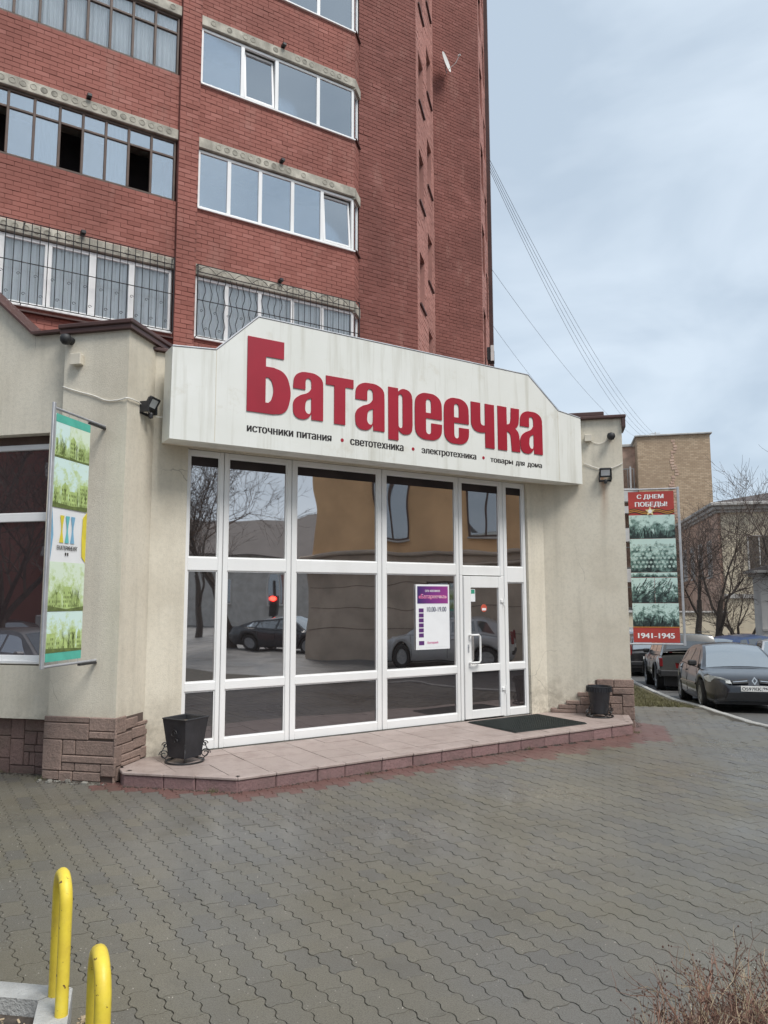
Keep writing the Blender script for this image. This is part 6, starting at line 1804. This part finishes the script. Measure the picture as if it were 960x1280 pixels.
def suv_extra(o, hw, top, bot):
    X = -2.12
    for sd in (1, -1):
        MB().cbox(X - .03, X + .08, sd * .82 - .045, sd * .82 + .045, .72, .96, .012).build('tail_light', 'tail_lamp', o)
        MB().cbox(X - .05, X + .35, sd * .86 - .03, sd * .86 + .05, .50, .64, .02).build('bumper_corner', 'black_plastic', o)
        for c in (1.28, -1.30):
            M = Matrix.Translation((c, sd * .895, .36)) @ Matrix.Rotation(R(-90 * sd), 4, 'X'); fl_ = MB()
            pts = [(.455 * math.cos(t), .455 * math.sin(t)) for t in [math.pi * k / 12 for k in range(13)]]
            fl_.tube([(c + a, sd * .90, .34 + b_) for a, b_ in pts], .035, 5); fl_.build('arch_flare', 'black_plastic', o)
        MB().tube([(-1.6, sd * .62, 1.70), (.2, sd * .62, 1.71)], .016, 6).build('roof_rail', 'black_plastic', o)
    MB().cbox(X - .10, X + .06, -.86, .86, .44, .62, .025).build('rear_bumper', 'black_plastic', o)
    MB().cbox(X - .045, X - .02, -.26, .26, .66, .78, .004).build('number_plate', 'plate_white', o)
    M = Matrix.Translation((X - .12, -.35, .98)) @ Matrix.Rotation(R(90), 4, 'Y'); sw = MB().lathe([(.20, -.10), (.34, -.10), (.36, -.06), (.36, .06), (.33, .10), (.20, .09), (0, .08)], 26, M, False).build('spare_wheel', 'tyre', o, 40)
    for sd in (1, -1): MB().cbox(2.02, 2.10, sd * .62 - .12, sd * .62 + .12, .75, .92, .02).build('headlight', 'headlamp', o)
SUV = dict(rear_mat='car_glass', L=4.25, W=1.80, wr=.36, wheels=(1.28, -1.30), sill=.35,
    top=[(-2.125, .98), (-2.1, 1.04), (-1.5, 1.05), (.9, 1.03), (1.3, 1.02), (2.0, .98), (2.125, .90)], bot=[(-2.125, .48), (-1.9, .40), (2.1, .40)],
    plan=[(-2.125, .955), (-1.9, .985), (0, 1), (1.5, .98), (2.0, .93), (2.125, .88)], roof=[(-2.10, 1.05), (-2.02, 1.58), (-1.85, 1.66), (.2, 1.675), (.45, 1.62), (1.05, 1.04)], cabin=(-2.10, 1.06), tumble=.13,
    side=[(-.05, .82, -.05, .50), (-.95, -.12, -.95, -.12), (-1.90, -1.03, -1.85, -1.03)], front_glass=(.48, 1.0), rear_glass=(-2.085, -2.025), mirror=.70, black_mirror=True, handles=(-.18, -1.0), doors=(.85, -.08, -.98), extra=(suv_extra,))
car('parked_off_roader', 'boxy dark off-roader with a spare wheel on its tail parked ahead of the sedan', (3.72, 25.2, gz(25.0) - .11), R(90), 'paint_olive', SUV, SL * .8, cat='car')
def hatch_extra(o, hw, top, bot):
    for sd in (1, -1):
        MB().cbox(-2.0, -1.90, sd * .70 - .06, sd * .70 + .06, .75, 1.15, .02).build('tail_light', 'tail_lamp', o); MB().cbox(1.83, 1.93, sd * .60 - .14, sd * .60 + .14, .62, .76, .03).build('headlight', 'headlamp', o)
    MB().cbox(-2.02, -1.98, -.26, .26, .62, .73, .004).build('number_plate', 'plate_white', o); MB().cbox(-2.03, -1.9, -.75, .75, .40, .56, .03).build('rear_bumper', 'black_plastic', o)
    MB().cbox(1.93, 1.99, -.26, .26, .42, .53, .004).build('number_plate', 'plate_white', o); MB().cbox(1.90, 1.96, -.45, .45, .55, .66, .01).build('grille', 'black_plastic', o)
HATCH = dict(L=4.0, W=1.70, wr=.305, wheels=(1.25, -1.22), sill=.20,
    top=[(-2.0, .80), (-1.96, .95), (-1.2, .97), (.6, .93), (1.0, .91), (1.65, .80), (1.9, .68), (2.0, .52)], bot=[(-2.0, .32), (-1.8, .22), (1.8, .20), (2.0, .28)],
    plan=[(-2.0, .86), (-1.7, .95), (-.8, 1), (.8, 1), (1.5, .94), (1.85, .84), (2.0, .72)], roof=[(-1.95, .96), (-1.62, 1.36), (-1.2, 1.46), (-.2, 1.50), (.25, 1.46), (.6, 1.25), (1.12, .91)], cabin=(-1.95, 1.14), tumble=.20,
    side=[(-.15, .75, -.12, .35), (-.98, -.23, -.92, -.20), (-1.50, -1.06, -1.32, -1.0)], front_glass=(.30, 1.06), rear_glass=(-1.93, -1.60), mirror=.62, handles=(-.28, -1.05), doors=(.85, -.18, -1.1), extra=(hatch_extra,))
car('parked_hatchback', 'blue hatchback parked tail towards the sedan, under the forked tree', (7.15, 31.0, gz(31) - .085), R(38), 'paint_blue', HATCH)
car('parked_hatchback', 'white car showing its nose beyond the sedan, before the pale house', (6.78, 25.6, gz(25.4) - .085), R(-97), 'paint_white', HATCH, -SL * .7)
car('parked_hatchback', 'black hatchback half hidden by the shop corner, ahead of the off-roader', (3.25, 31.2, gz(31) - .085), R(92), 'paint_black', HATCH)
car('parked_hatchback', 'white hatchback farthest up the side street, behind the wartime banner', (3.2, 37.2, gz(37) - .085), R(91), 'paint_white', HATCH)

# ------------------------------------------------------------------ wires from the tower to the brick block
def sag(a, b, s, n=24):
    a, b = Vector(a), Vector(b); return [tuple(a + (b - a) * (i / n) - Vector((0, 0, s * 4 * (i / n) * (1 - i / n)))) for i in range(n + 1)]
def wire(label, a, b, s, r=.012):
    return tag(MB().tube(sag(a, b, s), r, 5).build('overhead_wire', 'cable_dark', None, 60), label, 'wire', 'overhead wires across the sky')
for k in range(4):
    wire(('uppermost', 'second', 'third', 'lowest')[k] + ' dark wire of the bundle sagging from the tower to the brick block antenna', (-1.80, 23.6 + .15 * k, 16.55 - .06 * k), (7.85 - .18 * k, 60, 14.35 - .12 * k), 1.15 + .16 * k, .0075)
wire('thin single wire sagging below the bundle, from the tower towards the street', (-1.80, 24.2, 12.9), (7.0, 60, 13.9), .9, .006)
wire('lowest thin wire leaving the tower just above the shop sign', (-1.80, 24.0, 10.9), (4.5, 60, 13.3), .8, .005)

# ------------------------------------------------------------------ across the street (what the glass mirrors)
ob = thing('orange_house', 'ochre house with dark windows across the street', 'building', (14, 12, 0))
MB().box(12.3, 24, 4.6, 26, 3.55, 10.5).build('upper_wall', 'orange_wall', ob); MB().box(12.2, 24, 4.5, 26, -.1, 3.05).build('lower_wall', 'stone_base', ob)
c = MB(); c.cbox(11.9, 24.1, 4.2, 26.2, 3.052, 3.15, .03); c.cbox(12.1, 24.1, 4.4, 26.1, 3.152, 3.40, .02); c.cbox(11.95, 24.1, 4.25, 26.1, 3.402, 3.548, .04); c.cbox(11.8, 24.2, 4.1, 26.2, 10.5, 10.9, .05); c.build('string_course', 'stone_base', ob)
ls = MB()
for k in range(3): ls.box(12.19, 12.199, 4.6, 25.9, .9 + k * .75, .915 + k * .75)
ls.build('stone_joints', 'plinth_joint', ob)
for k in range(6):
    y = 6.9 + 3.2 * k; window(ob, y, y + 1.2, 4.0, 6.1, 12.27, 'brown_frame', 'far_glass', 'x'); window(ob, y + 1.9, y + 2.9, .9, 2.5, 12.17, 'brown_frame', 'far_glass', 'x')
gh = thing('gabled_house', 'low grey house with a dark gabled roof far along the street', 'building', (46, -12, 0))
MB().box(40, 52, -30, -4, -.1, 5.2).build('wall', 'cornice_grey', gh)
MB(Matrix.Translation((46, 0, 0)) @ Matrix.Rotation(R(0), 4, 'Z')).prism([(-6.6, 5.2), (6.6, 5.2), (0, 8.6)], -30.4, -3.6).build('roof', 'dark_roof', gh)
for k in range(6): window(gh, -28 + 4 * k, -26.6 + 4 * k, 1.6, 3.8, 39.97, 'far_white', 'far_glass', 'x')
bh = thing('brick_house', 'red brick house with pale balconies behind the planter bed', 'building', (-24, -14, 0))
MB(Matrix.Translation((-21, -12, 0)) @ Matrix.Rotation(R(-28), 4, 'Z')).box(-14, 14, -10, 0, -.1, 14).build('wall', 'brick', bh)
BMx = Matrix.Translation((-21, -12, 0)) @ Matrix.Rotation(R(-28), 4, 'Z')
for k in range(6):
    for q in range(4):
        f = MB(BMx); rect_frame(f, -12 + 4.2 * k, -10.4 + 4.2 * k, 1.4 + 3.1 * q, 2.9 + 3.1 * q, .002, .08, .08, .01); f = f.build('window', 'far_white', bh)
        MB(BMx).box(-11.92 + 4.2 * k, -10.48 + 4.2 * k, .01, .03, 1.48 + 3.1 * q, 2.82 + 3.1 * q).build('pane', 'far_glass', f)
        if k % 2: MB(BMx).cbox(-12.4 + 4.2 * k, -10.0 + 4.2 * k, .1, 1.0, .6 + 3.1 * q, 1.3 + 3.1 * q, .03).build('balcony', 'far_white', bh)
tree('spreading bare tree across the street, mirrored in the tall panes', (15.5, 0.2, -.08), 11, 33, depth=6, spread=1.1, group='bare trees across the street')
tree('bare tree standing before the gabled house across the street', (24, -5.5, -.08), 10, 41, depth=5, group='bare trees across the street')
car('parked_hatchback', 'silver hatchback parked before the ochre house across the street', (10.2, 9.6, -.085), R(-90), 'paint_silver', HATCH, group='cars across the street')
car('parked_sedan', 'graphite sedan parked beyond the trees across the street', (15.5, 2.6, -.085), R(100), 'paint_graphite', dict(SEDAN, extra=()), group='cars across the street')
car('parked_hatchback', 'black hatchback standing by the planter bed', (-14.5, -2.5, -.085), R(25), 'paint_black', HATCH, group='cars across the street')
tree('bare tree beside the planter bed, mirrored in the display window', (-12.5, 0.3, -.08), 9, 52, depth=5, group='bare trees across the street')
car('parked_hatchback', 'silver hatchback parked before the red brick house', (-10.2, 2.0, -.085), R(20), 'paint_silver', HATCH, group='cars across the street')
tl = thing('traffic_light', 'traffic light showing red across the street', 'traffic light', (24.0, -1.4, -.08), rot=(0, 0, 0))
MB().tube([(0, 0, 0), (0, 0, 2.9)], .06, 8).build('pole', 'black_iron', tl)
MB().cbox(-.16, .12, -.15, .15, 1.35, 2.30, .03).build('housing', 'black_plastic', tl)
m, nt, b, o_ = nodes_of('red_signal'); b.inputs['Base Color'].default_value = (.6, .02, .01, 1); b.inputs['Emission Color'].default_value = (1, .03, .02, 1); b.inputs['Emission Strength'].default_value = 6.0
for k, mm in enumerate(('red_signal', 'black_plastic', 'black_plastic')):
    MB().lathe([(.12, 0), (.12, .02), (.0, .03)], 16, Matrix.Translation((-.161, 0, 2.13 - .30 * k)) @ Matrix.Rotation(R(-90), 4, 'Y')).build('lens', mm, tl, 40)
